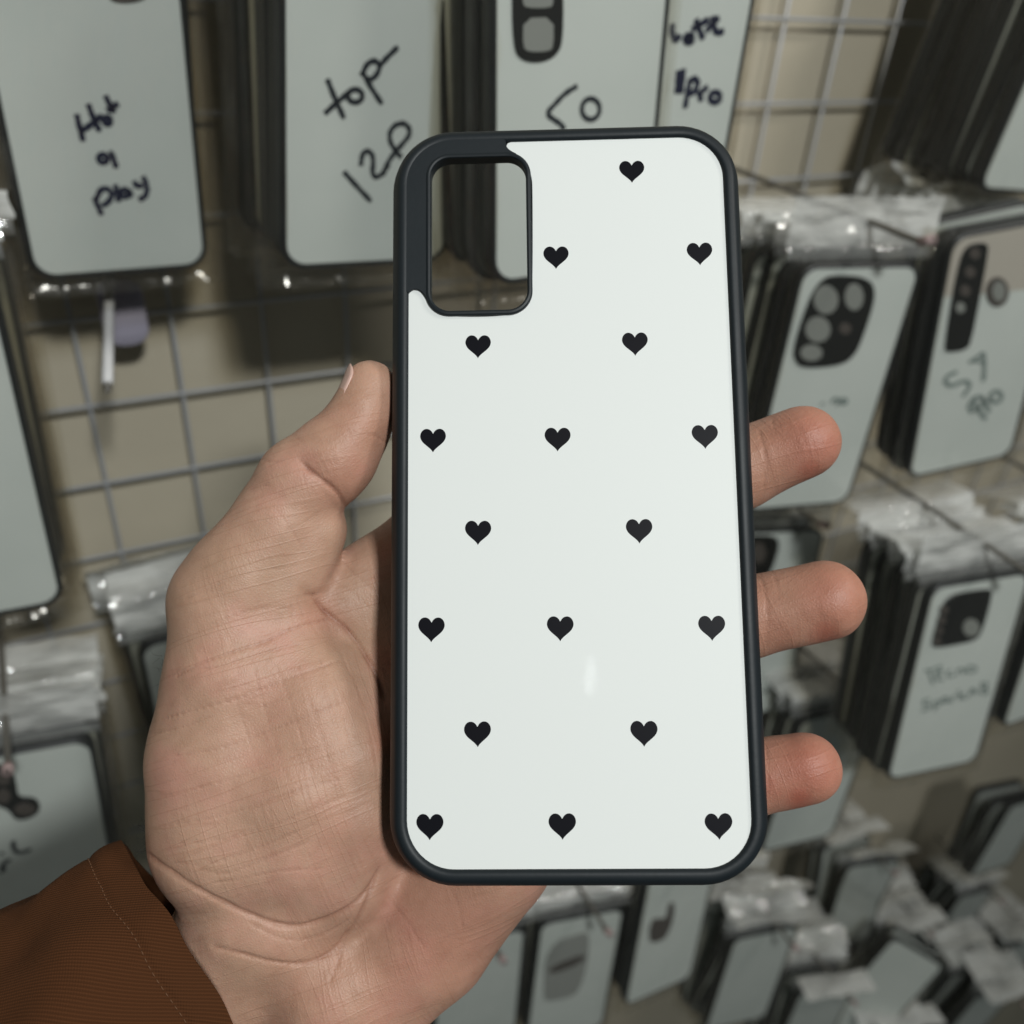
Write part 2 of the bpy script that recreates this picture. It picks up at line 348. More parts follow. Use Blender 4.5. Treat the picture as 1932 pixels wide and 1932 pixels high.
# printed plate
outl = [ploc(*p) for p in ((955, 276), (961, 286), (980, 295), (994.6, 314), (1003, 333), (1004.5, 360), (1004.7, 538), (1000, 557), (983, 579), (957, 594.5), (925, 597), (890, 597.5), (856, 597), (830, 590), (811, 575.5), (798, 553), (789, 547), (778, 547), (768, 557))]
outl = [tuple(p) for p in outl]
core = smooth_poly(outl, 2, closed=False)
body = [(0, PH - 40)] + [(x, z) for x, z in rrect(0, 0, PW, PH, 9.8, 14) if True]
R_ = rrect(0, 0, PW, PH, 9.8, 14); q = 15
br, tr_, tl_, bl = R_[:q], R_[q:2 * q], R_[2 * q:3 * q], R_[3 * q:]
poly = list(map(tuple, core)) + [(0.0, outl[-1][1] - 2)] + bl + br + tr_ + [(outl[0][0] + 1.2, PH), (outl[0][0] + .3, PH - .35)]
pl = MB(); pl.prism(poly, 0.0, 0.6, bev=0.08)
# the heart print lies on the plate
HC = [(1192, 323), (1049, 485), (1320, 478), (902, 653), (1198, 648), (817, 830), (1052, 828), (1330, 823), (902, 1004), (1206, 1001), (814, 1187), (1057, 1185), (1343, 1184), (901, 1384), (1215, 1383), (811, 1559), (1061, 1558), (1356, 1558)]
half = [(0, 1.35), (.35, 1.95), (.85, 2.33), (1.4, 2.45), (1.95, 2.33), (2.45, 1.9), (2.75, 1.25), (2.78, .55), (2.5, -.15), (2.0, -.75), (1.35, -1.3), (.75, -1.8), (.35, -2.2), (.1, -2.55), (0, -2.75)]
hp = smooth_poly(half, 1, closed=False).tolist(); hp = hp + [(-x, z) for x, z in hp[-2:0:-1]]
for hu, hv in HC:
    cx, cz = ploc(hu, hv); rt = random.uniform(-.02, .02)
    P = [(cx + x * math.cos(rt) - z * math.sin(rt), cz + x * math.sin(rt) + z * math.cos(rt)) for x, z in hp]
    pl.prism(P[::-1], -0.02, 0.3, m=1)
me = mesh('back_plate', mmv(pl.v), pl.f, None, False, [m_plate, m_heart], pl.m); fixn(me); obj('back_plate', me, case)

# ------------------------------------------------------------------ the hand: one implicit surface, meshed here
def zp(u, v): return plane_depth(u, v)
def PX(u, v, dz): return px(u, v, zp(u, v) + dz)
# (u, v, behind the case plane mm, radius mm) chains
chains = {
 'thumb': [(701, 728, 7.5, 5.9), (688, 776, 7.8, 6.9), (668, 815, 8.2, 7.7), (632, 864, 9, 9.5), (572, 910, 10, 10.1), (530, 988, 11, 10.6), (462, 1090, 13, 12.4), (432, 1135, 14, 13.0)],
 'thumb_pad': [(645, 850, 8, 8.0), (627, 890, 8.5, 7.9)],
 'thumb_knuckle': [(594, 1003, 12, 7.4), (520, 1120, 15, 11.0)],
 'thenar': [(436, 1140, 15, 13.2), (455, 1280, 18.5, 17.2), (440, 1420, 20, 18.4), (443, 1570, 22, 18.8)],
 'thenar2': [(540, 1240, 19, 14.0), (590, 1330, 19, 15), (570, 1480, 19.5, 17.5), (560, 1570, 21, 17.0)],
 'thenar3': [(600, 1320, 18, 13), (662, 1420, 16, 10.8), (668, 1530, 17, 10.8), (650, 1640, 21, 12)],
 'web': [(560, 1190, 21, 10.5), (650, 1140, 24, 11.0), (830, 1022, 26, 11.2)],
 'palm1': [(500, 1640, 26, 15), (700, 1300, 28, 13), (830, 1030, 26, 11.5)],
 'palm2': [(520, 1700, 27, 15), (760, 1350, 28, 13), (900, 1120, 26, 11.5)],
 'palm3': [(560, 1740, 28, 15), (820, 1420, 28, 13), (930, 1270, 26, 11.5)],
 'hypo': [(655, 1870, 36, 18.0), (797, 1748, 33, 17.6), (915, 1600, 26.5, 15.8), (955, 1440, 26, 12)],
 'wrist1': [(480, 1720, 27, 17), (400, 1900, 38, 18), (250, 2100, 46, 22)],
 'wrist2': [(640, 1850, 31, 17.5), (560, 2010, 44, 18), (400, 2250, 56, 22)],
 'index': [(830, 1030, 26, 11.2), (965, 800, 26, 9.8), (1060, 640, 23, 8.8), (1105, 560, 22, 7.8)],
 'middle': [(900, 1120, 26, 11.0), (1190, 990, 25, 9.6), (1395, 886, 18.5, 9.2), (1514, 834, 13.5, 8.45)],
 'ring': [(930, 1270, 26, 11.0), (1200, 1215, 25, 9.6), (1405, 1166, 18.5, 9.2), (1556, 1131, 13.5, 8.9)],
 'pinky': [(950, 1440, 26, 10.5), (1190, 1462, 23, 8.6), (1400, 1468, 16.5, 8.3), (1518, 1449, 13, 7.75)],
}
kk = {'thumb': 1.5, 'thumb_pad': 1.2, 'thumb_knuckle': 1.6, 'thenar': 3, 'thenar2': 5, 'thenar3': 4, 'web': 2.2, 'palm1': 5, 'palm2': 5, 'palm3': 5, 'hypo': 2.6, 'wrist1': 4, 'wrist2': 4, 'index': 3, 'middle': 3, 'ring': 3, 'pinky': 3}
def rcone(P, a, b, r1, r2):
    ba = b - a; l2 = ba @ ba; rr = r1 - r2; a2 = l2 - rr * rr; il2 = 1 / l2
    pa = P - a; y = pa @ ba; z = y - l2
    x2 = ((pa * l2 - y[:, None] * ba) ** 2).sum(1); y2 = y * y * l2; z2 = z * z * l2
    k = np.sign(rr) * rr * rr * x2
    d = (np.sqrt(x2 * a2 * il2) + y * rr) * il2 - r1
    c1 = np.sign(z) * a2 * z2 > k; c2 = np.sign(y) * a2 * y2 < k
    d = np.where(c1, np.sqrt(x2 + z2) * il2 - r2, d)
    d = np.where(~c1 & c2, np.sqrt(x2 + y2) * il2 - r1, d)
    return d
def smin(a, b, k):
    h = np.clip(0.5 + 0.5 * (b - a) / k, 0, 1); return b * (1 - h) + a * h - k * h * (1 - h)
def sdf(P):
    d = None
    for nm, ch in chains.items():
        pts = [PX(*c[:3]) for c in ch]; e = None
        for i in range(len(ch) - 1):
            s = rcone(P, pts[i], pts[i + 1], ch[i][3], ch[i + 1][3])
            e = s if e is None else smin(e, s, 1.5)
        d = e if d is None else smin(d, e, kk[nm])
    # keep clear of the case's body
    q = P - (O0 + ex * PW / 2 + ez * PH / 2 - en * 4.0)
    L = np.stack([q @ ex, q @ ez, q @ (-en)], 1)
    hb = np.array([PW / 2 + 3.9 - 3, PH / 2 + 3.9 - 3, 5.0 - 3]); dd = np.abs(L) - hb
    # rounded corners in plan
    r = 9.5; q2 = np.stack([np.abs(L[:, 0]) - (PW / 2 + 3.15 - r - 3), np.abs(L[:, 1]) - (PH / 2 + 3.4 - r - 3)], 1)
    plan = np.linalg.norm(np.maximum(q2, 0), axis=1) + np.minimum(q2.max(1), 0) - r
    b2 = np.stack([plan, np.abs(L[:, 2]) - 2.0], 1)
    box = np.linalg.norm(np.maximum(b2, 0), axis=1) + np.minimum(b2.max(1), 0) - 3.0
    return np.maximum(d, -(box - 0.05))
def surface_nets(lo, hi, h):
    nx, ny, nz = [int(math.ceil((hi[i] - lo[i]) / h)) + 1 for i in range(3)]
    # coarse pass picks the blocks worth evaluating
    X = lo[0] + np.arange(nx) * h; Y = lo[1] + np.arange(ny) * h; Z = lo[2] + np.arange(nz) * h
    st = 4
    cx, cy, cz = X[::st], Y[::st], Z[::st]
    G = np.stack(np.meshgrid(cx, cy, cz, indexing='ij'), -1).reshape(-1, 3)
    dc = sdf(G).reshape(len(cx), len(cy), len(cz))
    D = np.repeat(np.repeat(np.repeat(dc, st, 0), st, 1), st, 2)[:nx, :ny, :nz].astype(np.float32)
    near = np.abs(D) < h * st * 1.9
    ii = np.argwhere(near); P = np.stack([X[ii[:, 0]], Y[ii[:, 1]], Z[ii[:, 2]]], 1)
    vals = np.concatenate([sdf(P[i:i + 400000]) for i in range(0, len(P), 400000)])
    D[near] = vals
    s = D < 0
    c = np.zeros((nx - 1, ny - 1, nz - 1), np.int8)
    for a in (0, 1):
        for b in (0, 1):
            for e in (0, 1): c += s[a:nx - 1 + a, b:ny - 1 + b, e:nz - 1 + e]
    act = (c > 0) & (c < 8); idx = -np.ones(act.shape, np.int64); cells = np.argwhere(act); idx[act] = np.arange(len(cells))
    acc = np.zeros((len(cells), 3)); cnt = np.zeros(len(cells))
    corners = [(a, b, e) for a in (0, 1) for b in (0, 1) for e in (0, 1)]
    for p in corners:
        for ax in range(3):
            if p[ax]: continue
            q = list(p); q[ax] = 1
            d0 = D[cells[:, 0] + p[0], cells[:, 1] + p[1], cells[:, 2] + p[2]]; d1 = D[cells[:, 0] + q[0], cells[:, 1] + q[1], cells[:, 2] + q[2]]
            m = (d0 < 0) != (d1 < 0); t = np.where(m, d0 / np.where(m, d0 - d1, 1), 0)
            v = np.tile(np.array(p, float), (len(cells), 1)); v[:, ax] += t
            acc += v * m[:, None]; cnt += m
    Vv = (cells + acc / cnt[:, None]) * h + np.array(lo)
    quads = []
    for ax in range(3):
        o = [i for i in range(3) if i != ax]
        sl0 = [slice(None)] * 3; sl1 = [slice(None)] * 3; sl0[ax] = slice(0, -1); sl1[ax] = slice(1, None)
        ch = s[tuple(sl0)] != s[tuple(sl1)]; e = np.argwhere(ch)
        ok = np.all(e[:, o] > 0, axis=1) & (e[:, o[0]] < idx.shape[o[0]]) & (e[:, o[1]] < idx.shape[o[1]])
        e = e[ok]; dirn = s[tuple(e.T)]
        def cell(a, b):
            q = e.copy(); q[:, o[0]] -= a; q[:, o[1]] -= b; return idx[tuple(q.T)]
        Q = np.stack([cell(0, 0), cell(1, 0), cell(1, 1), cell(0, 1)], 1)
        flip = dirn if ax != 1 else ~dirn
        Q[flip] = Q[flip][:, ::-1]; quads.append(Q)
    return Vv, np.vstack(quads)
Vh, Qh = surface_nets((-100, -150, 168), (92, 42, 262), 0.95)
# keep the one connected piece
lab = np.arange(len(Vh))
while True:
    m_ = lab[Qh].min(1); l2 = lab.copy()
    for k in range(4): np.minimum.at(l2, Qh[:, k], m_)
    l2 = l2[l2]
    if (l2 == lab).all(): break
    lab = l2
big = np.bincount(lab).argmax(); keepv = lab == big; remap = np.cumsum(keepv) - 1
Qh = remap[Qh[keepv[Qh[:, 0]]]]; Vh = Vh[keepv]
# light relaxation
ed = np.vstack([Qh[:, [0, 1]], Qh[:, [1, 2]], Qh[:, [2, 3]], Qh[:, [3, 0]]])
for _ in range(3):
    a = np.zeros_like(Vh); c = np.zeros(len(Vh))
    np.add.at(a, ed[:, 0], Vh[ed[:, 1]]); np.add.at(c, ed[:, 0], 1); np.add.at(a, ed[:, 1], Vh[ed[:, 0]]); np.add.at(c, ed[:, 1], 1)
    Vh = Vh * .5 + a / c[:, None] * .5
def subdivide(V, Q):
    e = np.sort(np.vstack([Q[:, [0, 1]], Q[:, [1, 2]], Q[:, [2, 3]], Q[:, [3, 0]]]), 1)
    ue, inv = np.unique(e, axis=0, return_inverse=True); inv = inv.reshape(-1); m = len(Q)
    fp = V[Q].mean(1); n0 = len(V); fi = n0 + np.arange(m)
    ea = np.zeros((len(ue), 3)); ec = np.zeros(len(ue))
    for k in range(4): np.add.at(ea, inv[k * m:(k + 1) * m], fp); np.add.at(ec, inv[k * m:(k + 1) * m], 1)
    em = V[ue].mean(1); ep = np.where(ec[:, None] > 1, (em + ea / ec[:, None]) / 2, em)
    fa = np.zeros_like(V); vc = np.zeros(n0); ra = np.zeros_like(V); rc = np.zeros(n0)
    for k in range(4): np.add.at(fa, Q[:, k], fp); np.add.at(vc, Q[:, k], 1)
    for k in (0, 1): np.add.at(ra, ue[:, k], em); np.add.at(rc, ue[:, k], 1)
    nn = np.maximum(vc, 1)[:, None]
    vp = (fa / nn + 2 * ra / np.maximum(rc, 1)[:, None] + (nn - 3) * V) / nn
    ei = n0 + m + inv; E = [ei[k * m:(k + 1) * m] for k in range(4)]
    NQ = np.vstack([np.stack([Q[:, k], E[k], fi, E[(k - 1) % 4]], 1) for k in range(4)])
    return np.vstack([vp, fp, ep]), NQ
Vh, Qh = subdivide(Vh, Qh)
def vnormals(V, Q):
    fn = np.cross(V[Q[:, 2]] - V[Q[:, 0]], V[Q[:, 3]] - V[Q[:, 1]]); n = np.zeros_like(V)
    for k in range(4): np.add.at(n, Q[:, k], fn)
    return n / (np.linalg.norm(n, axis=1)[:, None] + 1e-12)
nh = vnormals(Vh, Qh)
_c = Vh[Qh].mean(1); _fn = np.cross(Vh[Qh[:, 2]] - Vh[Qh[:, 0]], Vh[Qh[:, 3]] - Vh[Qh[:, 1]])
if (_c * _fn).sum() < 0: Qh = Qh[:, ::-1]; nh = -nh
U = 966 + F * Vh[:, 0] / Vh[:, 2]; Vv_ = 966 - F * Vh[:, 1] / Vh[:, 2]
front = np.clip(-(nh * Vh).sum(1) / np.linalg.norm(Vh, axis=1) * 3, 0, 1)
def seg_d(U, W, pts):
    best = np.full(len(U), 1e9)
    for (x0, y0), (x1, y1) in zip(pts[:-1], pts[1:]):
        dx, dy = x1 - x0, y1 - y0; t = np.clip(((U - x0) * dx + (W - y0) * dy) / (dx * dx + dy * dy + 1e-9), 0, 1)
        best = np.minimum(best, np.hypot(U - x0 - t * dx, W - y0 - t * dy))
    return best
# creases of the palm and thumb (polyline, depth mm, half-width in picture units, colour)
CR = [
 ([(594, 1126), (606, 1146), (621, 1161), (656, 1188), (687, 1231), (715, 1278), (728, 1320)], .95, 6.5, .75),
 ([(578, 1122), (594, 1126)], 1.0, 7, .8),
 ([(625, 1165), (606, 1172), (586, 1176), (543, 1188), (500, 1212), (461, 1223), (391, 1247), (332, 1278)], .5, 4.5, .55),
 ([(566, 870), (582, 887), (609, 907), (641, 934), (653, 962)], .9, 7, .6),
 ([(690, 818), (712, 822), (734, 838)], .5, 4, .5),
 ([(496, 868), (512, 872), (530, 868)], .35, 4, .35),
 ([(470, 925), (490, 917), (508, 915)], .3, 4, .3),
 ([(545, 820), (560, 825), (575, 838)], .2, 3, .25),
 ([(265, 1599), (290, 1625), (320, 1646), (370, 1678), (430, 1708), (490, 1735), (547, 1751), (600, 1742), (645, 1724), (690, 1690), (716, 1650)], .85, 8, .45),
 ([(406, 1786), (461, 1802), (523, 1818), (586, 1818), (625, 1798), (650, 1770), (672, 1743), (703, 1681), (718, 1640)], .61, 6, .45),
 ([(470, 1740), (520, 1768), (560, 1775), (610, 1765), (660, 1735)], .35, 5, .3),
 ([(332, 1626), (394, 1632), (469, 1607), (547, 1575), (601, 1552)], .3, 4, .35),
 ([(375, 1638), (422, 1653), (508, 1618), (580, 1590)], .3, 4, .35),
 ([(400, 1666), (470, 1655), (540, 1640), (610, 1640)], .25, 4, .3),
 ([(305, 1357), (391, 1333), (461, 1314), (547, 1279), (641, 1247)], .4, 4, .45),
 ([(324, 1427), (430, 1411), (527, 1372), (586, 1349), (650, 1325)], .3, 4, .35),
 ([(293, 1290), (340, 1267), (414, 1259), (453, 1243), (520, 1224), (566, 1216)], .3, 4, .35),
 ([(285, 1385), (345, 1372), (400, 1352)], .25, 4, .3),
 ([(300, 1560), (400, 1545), (480, 1520), (560, 1490), (640, 1470)], .25, 4, .3),
 ([(310, 1500), (400, 1480), (500, 1450), (600, 1410)], .22, 4, .28),
 ([(340, 1590), (430, 1583), (520, 1557), (600, 1520), (660, 1500)], .25, 4, .3),
 ([(420, 1165), (470, 1150), (520, 1145), (560, 1150)], .2, 4, .25),
 ([(350, 1130), (420, 1100), (490, 1075), (560, 1070)], .15, 4, .2),
 ([(472, 1236), (504, 1353), (543, 1474)], .22, 3.2, .3), ([(520, 1255), (555, 1341), (598, 1490)], .25, 3.2, .32),
 ([(560, 1250), (590, 1340), (622, 1440)], .2, 3.2, .25), ([(440, 1300), (470, 1400), (500, 1480)], .15, 3, .22),
 ([(600, 1240), (640, 1320), (665, 1420)], .2, 3.2, .25), ([(640, 1230), (680, 1310), (705, 1400), (715, 1500)], .25, 4, .25),
 ([(560, 1130), (566, 1150), (575, 1165)], .3, 3, .3), ([(548, 1135), (552, 1160), (556, 1180)], .25, 3, .25), ([(580, 1165), (600, 1200)], .25, 3, .25),
 ([(640, 1050), (670, 1085), (700, 1110), (730, 1130)], .25, 4, .25), ([(625, 1090), (660, 1115), (700, 1150)], .25, 4, .25),
 ([(540, 1000), (580, 985), (610, 960)], .15, 4, .15), ([(520, 960), (560, 1010), (580, 1060)], .15, 4, .18),
 ([(730, 1690), (770, 1740), (800, 1790)], .3, 6, .2), ([(850, 1680), (870, 1720), (872, 1760)], .3, 5, .25),
 ([(655, 1750), (640, 1810), (620, 1860)], .4, 7, .3),
 ([(1432, 812), (1440, 840), (1446, 880), (1440, 920)], .3, 5, .3), ([(1455, 790), (1462, 812)], .2, 4, .2),
 ([(1437, 1095), (1446, 1130), (1450, 1180), (1444, 1220)], .3, 5, .3), ([(1460, 1085), (1470, 1120)], .2, 4, .2),
 ([(1443, 1400), (1450, 1450), (1448, 1515)], .2, 5, .2),
]
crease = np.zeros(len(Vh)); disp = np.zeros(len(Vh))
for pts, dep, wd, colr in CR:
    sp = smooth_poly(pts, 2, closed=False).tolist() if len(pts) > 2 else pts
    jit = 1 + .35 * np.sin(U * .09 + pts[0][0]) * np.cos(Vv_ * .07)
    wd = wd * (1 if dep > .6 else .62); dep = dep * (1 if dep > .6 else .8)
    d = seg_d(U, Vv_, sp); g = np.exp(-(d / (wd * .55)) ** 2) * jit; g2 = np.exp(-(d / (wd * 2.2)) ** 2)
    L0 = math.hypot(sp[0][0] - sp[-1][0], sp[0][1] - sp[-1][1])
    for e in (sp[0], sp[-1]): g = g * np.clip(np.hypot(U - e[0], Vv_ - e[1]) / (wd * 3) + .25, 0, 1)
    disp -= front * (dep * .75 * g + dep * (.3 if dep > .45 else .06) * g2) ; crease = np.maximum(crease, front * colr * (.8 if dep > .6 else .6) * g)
# soft lumps so the flesh is not a set of smooth lobes
lump = np.array([noise.noise(Vector(p) * 0.055) * .9 + noise.noise(Vector(p) * 0.14 + Vector((9, 3, 1))) * .35 for p in Vh[::1]])
Vh = Vh + nh * (disp + lump * .55 * 1.0)[:, None]
red = np.zeros(len(Vh))
for (u, v, r, a) in ((1530, 830, 110, .75), (1470, 870, 60, .5), (1575, 1130, 110, .7), (1470, 1190, 70, .5), (1525, 1450, 100, .9), (1470, 1490, 60, .7), (700, 820, 90, .30), (650, 900, 80, .35), (608, 1165, 45, .35), (735, 1400, 40, .5), (740, 1250, 40, .5), (700, 1600, 120, .2), (620, 1850, 150, .2), (850, 1760, 170, .42), (760, 1850, 140, .3), (560, 1380, 140, .12), (1440, 900, 90, .35), (1450, 1140, 80, .4), (1530, 885, 45, .85), (1560, 1192, 45, .85), (1510, 1505, 45, 1.0), (1450, 1480, 40, .8)):  # skin flush; fingertip undersides and palm heel also carry painted shade
    red = np.maximum(red, a * np.exp(-((U - u) ** 2 + (Vv_ - v) ** 2) / r ** 2))
person = bpy.data.objects.new('person', None); COL.objects.link(person); person.location = c2w(px(480, 1900, 210))
tag(person, 'left hand in a rust brown sleeve holding up the phone case', 'person')
base = np.array(person.location)
me = mesh('body', c2w(Vh) - base, Qh, m_skin)
for nm, arr in (('crease', np.clip(crease, 0, 1)), ('flush_and_shade', np.clip(red, 0, 1))):
    at = me.attributes.new(nm, 'FLOAT', 'POINT'); at.data.foreach_set('value', arr.astype(np.float32))
at = me.attributes.new('palm_axes', 'FLOAT_VECTOR', 'POINT'); at.data.foreach_set('vector', (np.stack([Vh @ ex, Vh @ ez, Vh @ en], 1) * .001).astype(np.float32).reshape(-1))
body = obj('body', me, person)
# thumb nail: a curved plate on the outer side of the thumb tip
pa_, pb_ = PX(688, 776, 7.8), PX(701, 728, 7.5); ax = pb_ - pa_; Ln = np.linalg.norm(ax); ax /= Ln
out_ = np.array([-0.86, 0.42, 0.12]); out_ -= out_.dot(ax) * ax; out_ /= np.linalg.norm(out_); sd = np.cross(ax, out_)
if sd[2] > 0: sd = -sd                      # towards the lens
V = []; Fc = []; na, nb = 16, 16
for j in range(na):
    s_ = -.60 + 2.15 * j / (na - 1); r = (6.9 - 1.0 * s_) if s_ <= 1 else 5.9 * math.sqrt(max(.05, 1 - ((s_ - 1) * Ln / 5.9) ** 2)) * .5 + 5.9 * .5
    r += .62 if s_ > -.4 else .2
    wd_ = 1.0 * (1 if s_ < 1.1 else math.sqrt(max(0.03, 1 - ((s_ - 1.1) / .53) ** 2)))
    for i in range(nb):
        th = (-1.15 + 2.2 * i / (nb - 1)) * wd_
        V.append(pa_ + ax * Ln * s_ + r * (out_ * math.cos(th) + sd * math.sin(th)))
for j in range(na - 1):
    for i in range(nb - 1): Fc.append((j * nb + i, j * nb + i + 1, (j + 1) * nb + i + 1, (j + 1) * nb + i))
nl = obj('thumbnail', mesh('thumbnail', c2w(V) - base, Fc, m_nail), person)
sm = nl.modifiers.new('th', 'SOLIDIFY'); sm.thickness = .0004
# a few dark hairs at the outer edge of wrist and thumb
V = []; Fc = []
def hair(p0, p1, bend, dz, r=.045):
    global V, Fc
    a = PX(*p0, dz); b = PX(*p1, dz - 1.0); m_ = (a + b) / 2 + np.array([bend, bend * .6, -.6])
    pts = [(1 - t) ** 2 * a + 2 * t * (1 - t) * m_ + t * t * b for t in np.linspace(0, 1, 9)]
    hm = tube_mesh('h', pts, r, m_hair, 5, radii=[r * (1 - .8 * i / 8) for i in range(9)])
    o = len(V); V += [tuple(v.co) for v in hm.vertices]; Fc += [tuple(i + o for i in p.vertices) for p in hm.polygons]; bpy.data.meshes.remove(hm)
def flush():
    global V, Fc
    obj('arm_hair', mesh('arm_hair', c2w(np.array(V)) - base, Fc, m_hair), person); V = []; Fc = []
for i in range(16):
    v = random.uniform(1235, 1345); hair((300 + random.uniform(-3, 10) - (v - 1290) * .06, v), (294 + random.uniform(-14, 20), v + random.uniform(-25, 30)), random.uniform(-2, 2), 17, .035)
flush()
for i in range(26):
    v = random.uniform(1530, 1610); hair((268 + random.uniform(-6, 12), v), (260 + random.uniform(-12, 12), v + random.uniform(-18, 22)), random.uniform(-1.5, 1.5), 18, .035)
flush()

# ------------------------------------------------------------------ the sleeve
SA = px(398, 1838, 206); SB = SA + 120 * np.array([-0.75, -0.48, -0.42])      # cuff centre, elbow side
sa = (SB - SA); SL = np.linalg.norm(sa); sa /= SL
e1 = np.array([0.49, -0.87, 0.0]); e1 -= e1.dot(sa) * sa; e1 /= np.linalg.norm(e1); e2 = np.cross(sa, e1)
if e2[2] > 0: e2 = -e2
nu, nv = 220, 200
def slv(th, s, dr=0.0):
    r1 = 37.0 + 2.2 * (s / 40) ** .8 * (1 if s > 0 else 0); r2 = 27.5 + .10 * s
    fold = 1.0 * noise.noise(Vector((math.cos(th) * 3, math.sin(th) * 3, s * .02 + 9))) + 2.2 * math.sin(3 * th + s * .10) * min(1, s / 25) + 3.6 * noise.noise(Vector((math.cos(th) * 1.6, math.sin(th) * 1.6, s * .035))) * min(1, .25 + s / 30) \
        + .8 * noise.noise(Vector((math.cos(th) * 4, math.sin(th) * 4, s * .12 + 5)))
    # a gathered tuck near the lower edge of the picture
    tk = 3.6 * math.exp(-((th - 1.05 - s * .006) / .10) ** 2) * math.exp(-((s - 14) / 9) ** 2) + 2.6 * math.exp(-((th - 1.36 + s * .004) / .09) ** 2) * math.exp(-((s - 18) / 8) ** 2) + 1.6 * math.exp(-((th - 1.9) / .2) ** 2) * math.exp(-((s - 40) / 22) ** 2)
    hem = -.35 * math.exp(-((s - 7.2) / .7) ** 2) + .3 * math.exp(-((s - 4) / 2.5) ** 2)
    ce = 1.2 * math.sin(2 * th + 1) + 1.5 * noise.noise(Vector((math.cos(th) * 2.2, math.sin(th) * 2.2, 3)))      # cuff line is not a perfect circle
    r1 += fold + tk + hem + dr; r2 += fold + tk + hem + dr
    return SA + sa * (s + ce) + e1 * r1 * math.cos(th) + e2 * r2 * math.sin(th)
V = []; Fc = []
svals = [-0.0] + [130 * (k / (nv - 1)) ** 1.35 for k in range(nv)]
for j, s in enumerate(svals):
    for i in range(nu): V.append(slv(2 * PI * i / nu, s, -1.1 if j == 0 else 0))
rows = len(svals)
for j in range(rows - 1):
    for i in range(nu): Fc.append((j * nu + i, j * nu + (i + 1) % nu, (j + 1) * nu + (i + 1) % nu, (j + 1) * nu + i))
# inner lining a little way in
o = len(V)
for s in (0.0, 6, 14):
    for i in range(nu): V.append(slv(2 * PI * i / nu, s, -1.1))
for j in range(2):
    for i in range(nu): Fc.append((o + j * nu + i, o + j * nu + (i + 1) % nu, o + (j + 1) * nu + (i + 1) % nu, o + (j + 1) * nu + i))
me = mesh('sleeve', c2w(V) - base, Fc, m_slv); fixn(me)
uv = me.uv_layers.new(name='cloth'); li = np.zeros(len(me.loops), np.int32); me.loops.foreach_get('vertex_index', li)
uvv = np.zeros((len(V), 2)); 
for j in range(rows): uvv[j * nu:(j + 1) * nu, 0] = np.abs(np.arange(nu) / nu * 2 - 1) * 100; uvv[j * nu:(j + 1) * nu, 1] = svals[j]
uv.data.foreach_set('uv', uvv[li].reshape(-1))
sleeve = obj('sleeve', me, person)
m = m_slv
uvn = N(m, 'ShaderNodeUVMap'); uvn.uv_map = 'cloth'
def rib(ang, per):
    mp = N(m, 'ShaderNodeMapping'); mp.inputs['Rotation'].default_value = (0, 0, math.radians(ang)); LK(m, uvn.outputs[0], mp.inputs['Vector'])
    wv = N(m, 'ShaderNodeTexWave'); wv.wave_type = 'BANDS'; wv.bands_direction = 'X'; wv.inputs['Scale'].default_value = .314 / per; wv.inputs['Distortion'].default_value = .5; wv.inputs['Detail'].default_value = 2; wv.inputs['Detail Scale'].default_value = .6
    LK(m, mp.outputs[0], wv.inputs['Vector']); return wv
wv = rib(-38, .60); wv2 = rib(52, .5)
nz = noise_n(m, 45, 4)
rp = N(m, 'ShaderNodeValToRGB'); rp.color_ramp.elements[0].color = (0.058, 0.021, 0.007, 1); rp.color_ramp.elements[1].color = (0.085, 0.031, 0.011, 1)
LK(m, wv.outputs['Fac'], rp.inputs['Fac'])
rp2 = N(m, 'ShaderNodeMix'); rp2.data_type = 'RGBA'; rp2.blend_type = 'MULTIPLY'; rp2.inputs['Factor'].default_value = .5
LK(m, rp.outputs[0], rp2.inputs['A']); LK(m, nz.outputs['Color'], rp2.inputs['B'])
hs = N(m, 'ShaderNodeHueSaturation'); hs.inputs['Value'].default_value = 0.95; LK(m, rp.outputs[0], hs.inputs['Color'])
LK(m, hs.outputs[0], BS(m).inputs['Base Color'])
nn = bump(m, wv.outputs['Fac'], .6, .00025); nn = bump(m, wv2.outputs['Fac'], .3, .0002, nn); nn = bump(m, nz.outputs['Fac'], .3, .002, nn)
LK(m, nn, BS(m).inputs['Normal'])
# seam stitches along the hem
V = []; Fc = []
for k in range(150):
    th0 = 2 * PI * k / 150; pts = [slv(th0 + t * .026, 7.4, .05 + .16 * math.sin(PI * t)) for t in (0, .33, .66, 1)]
    hm = tube_mesh('h', pts, .11, m_thread, 5); o = len(V); V += [tuple(v.co) for v in hm.vertices]; Fc += [tuple(i + o for i in p.vertices) for p in hm.polygons]; bpy.data.meshes.remove(hm)
obj('hem_stitching', mesh('hem_stitching', c2w(np.array(V)) - base, Fc, m_thread), person)

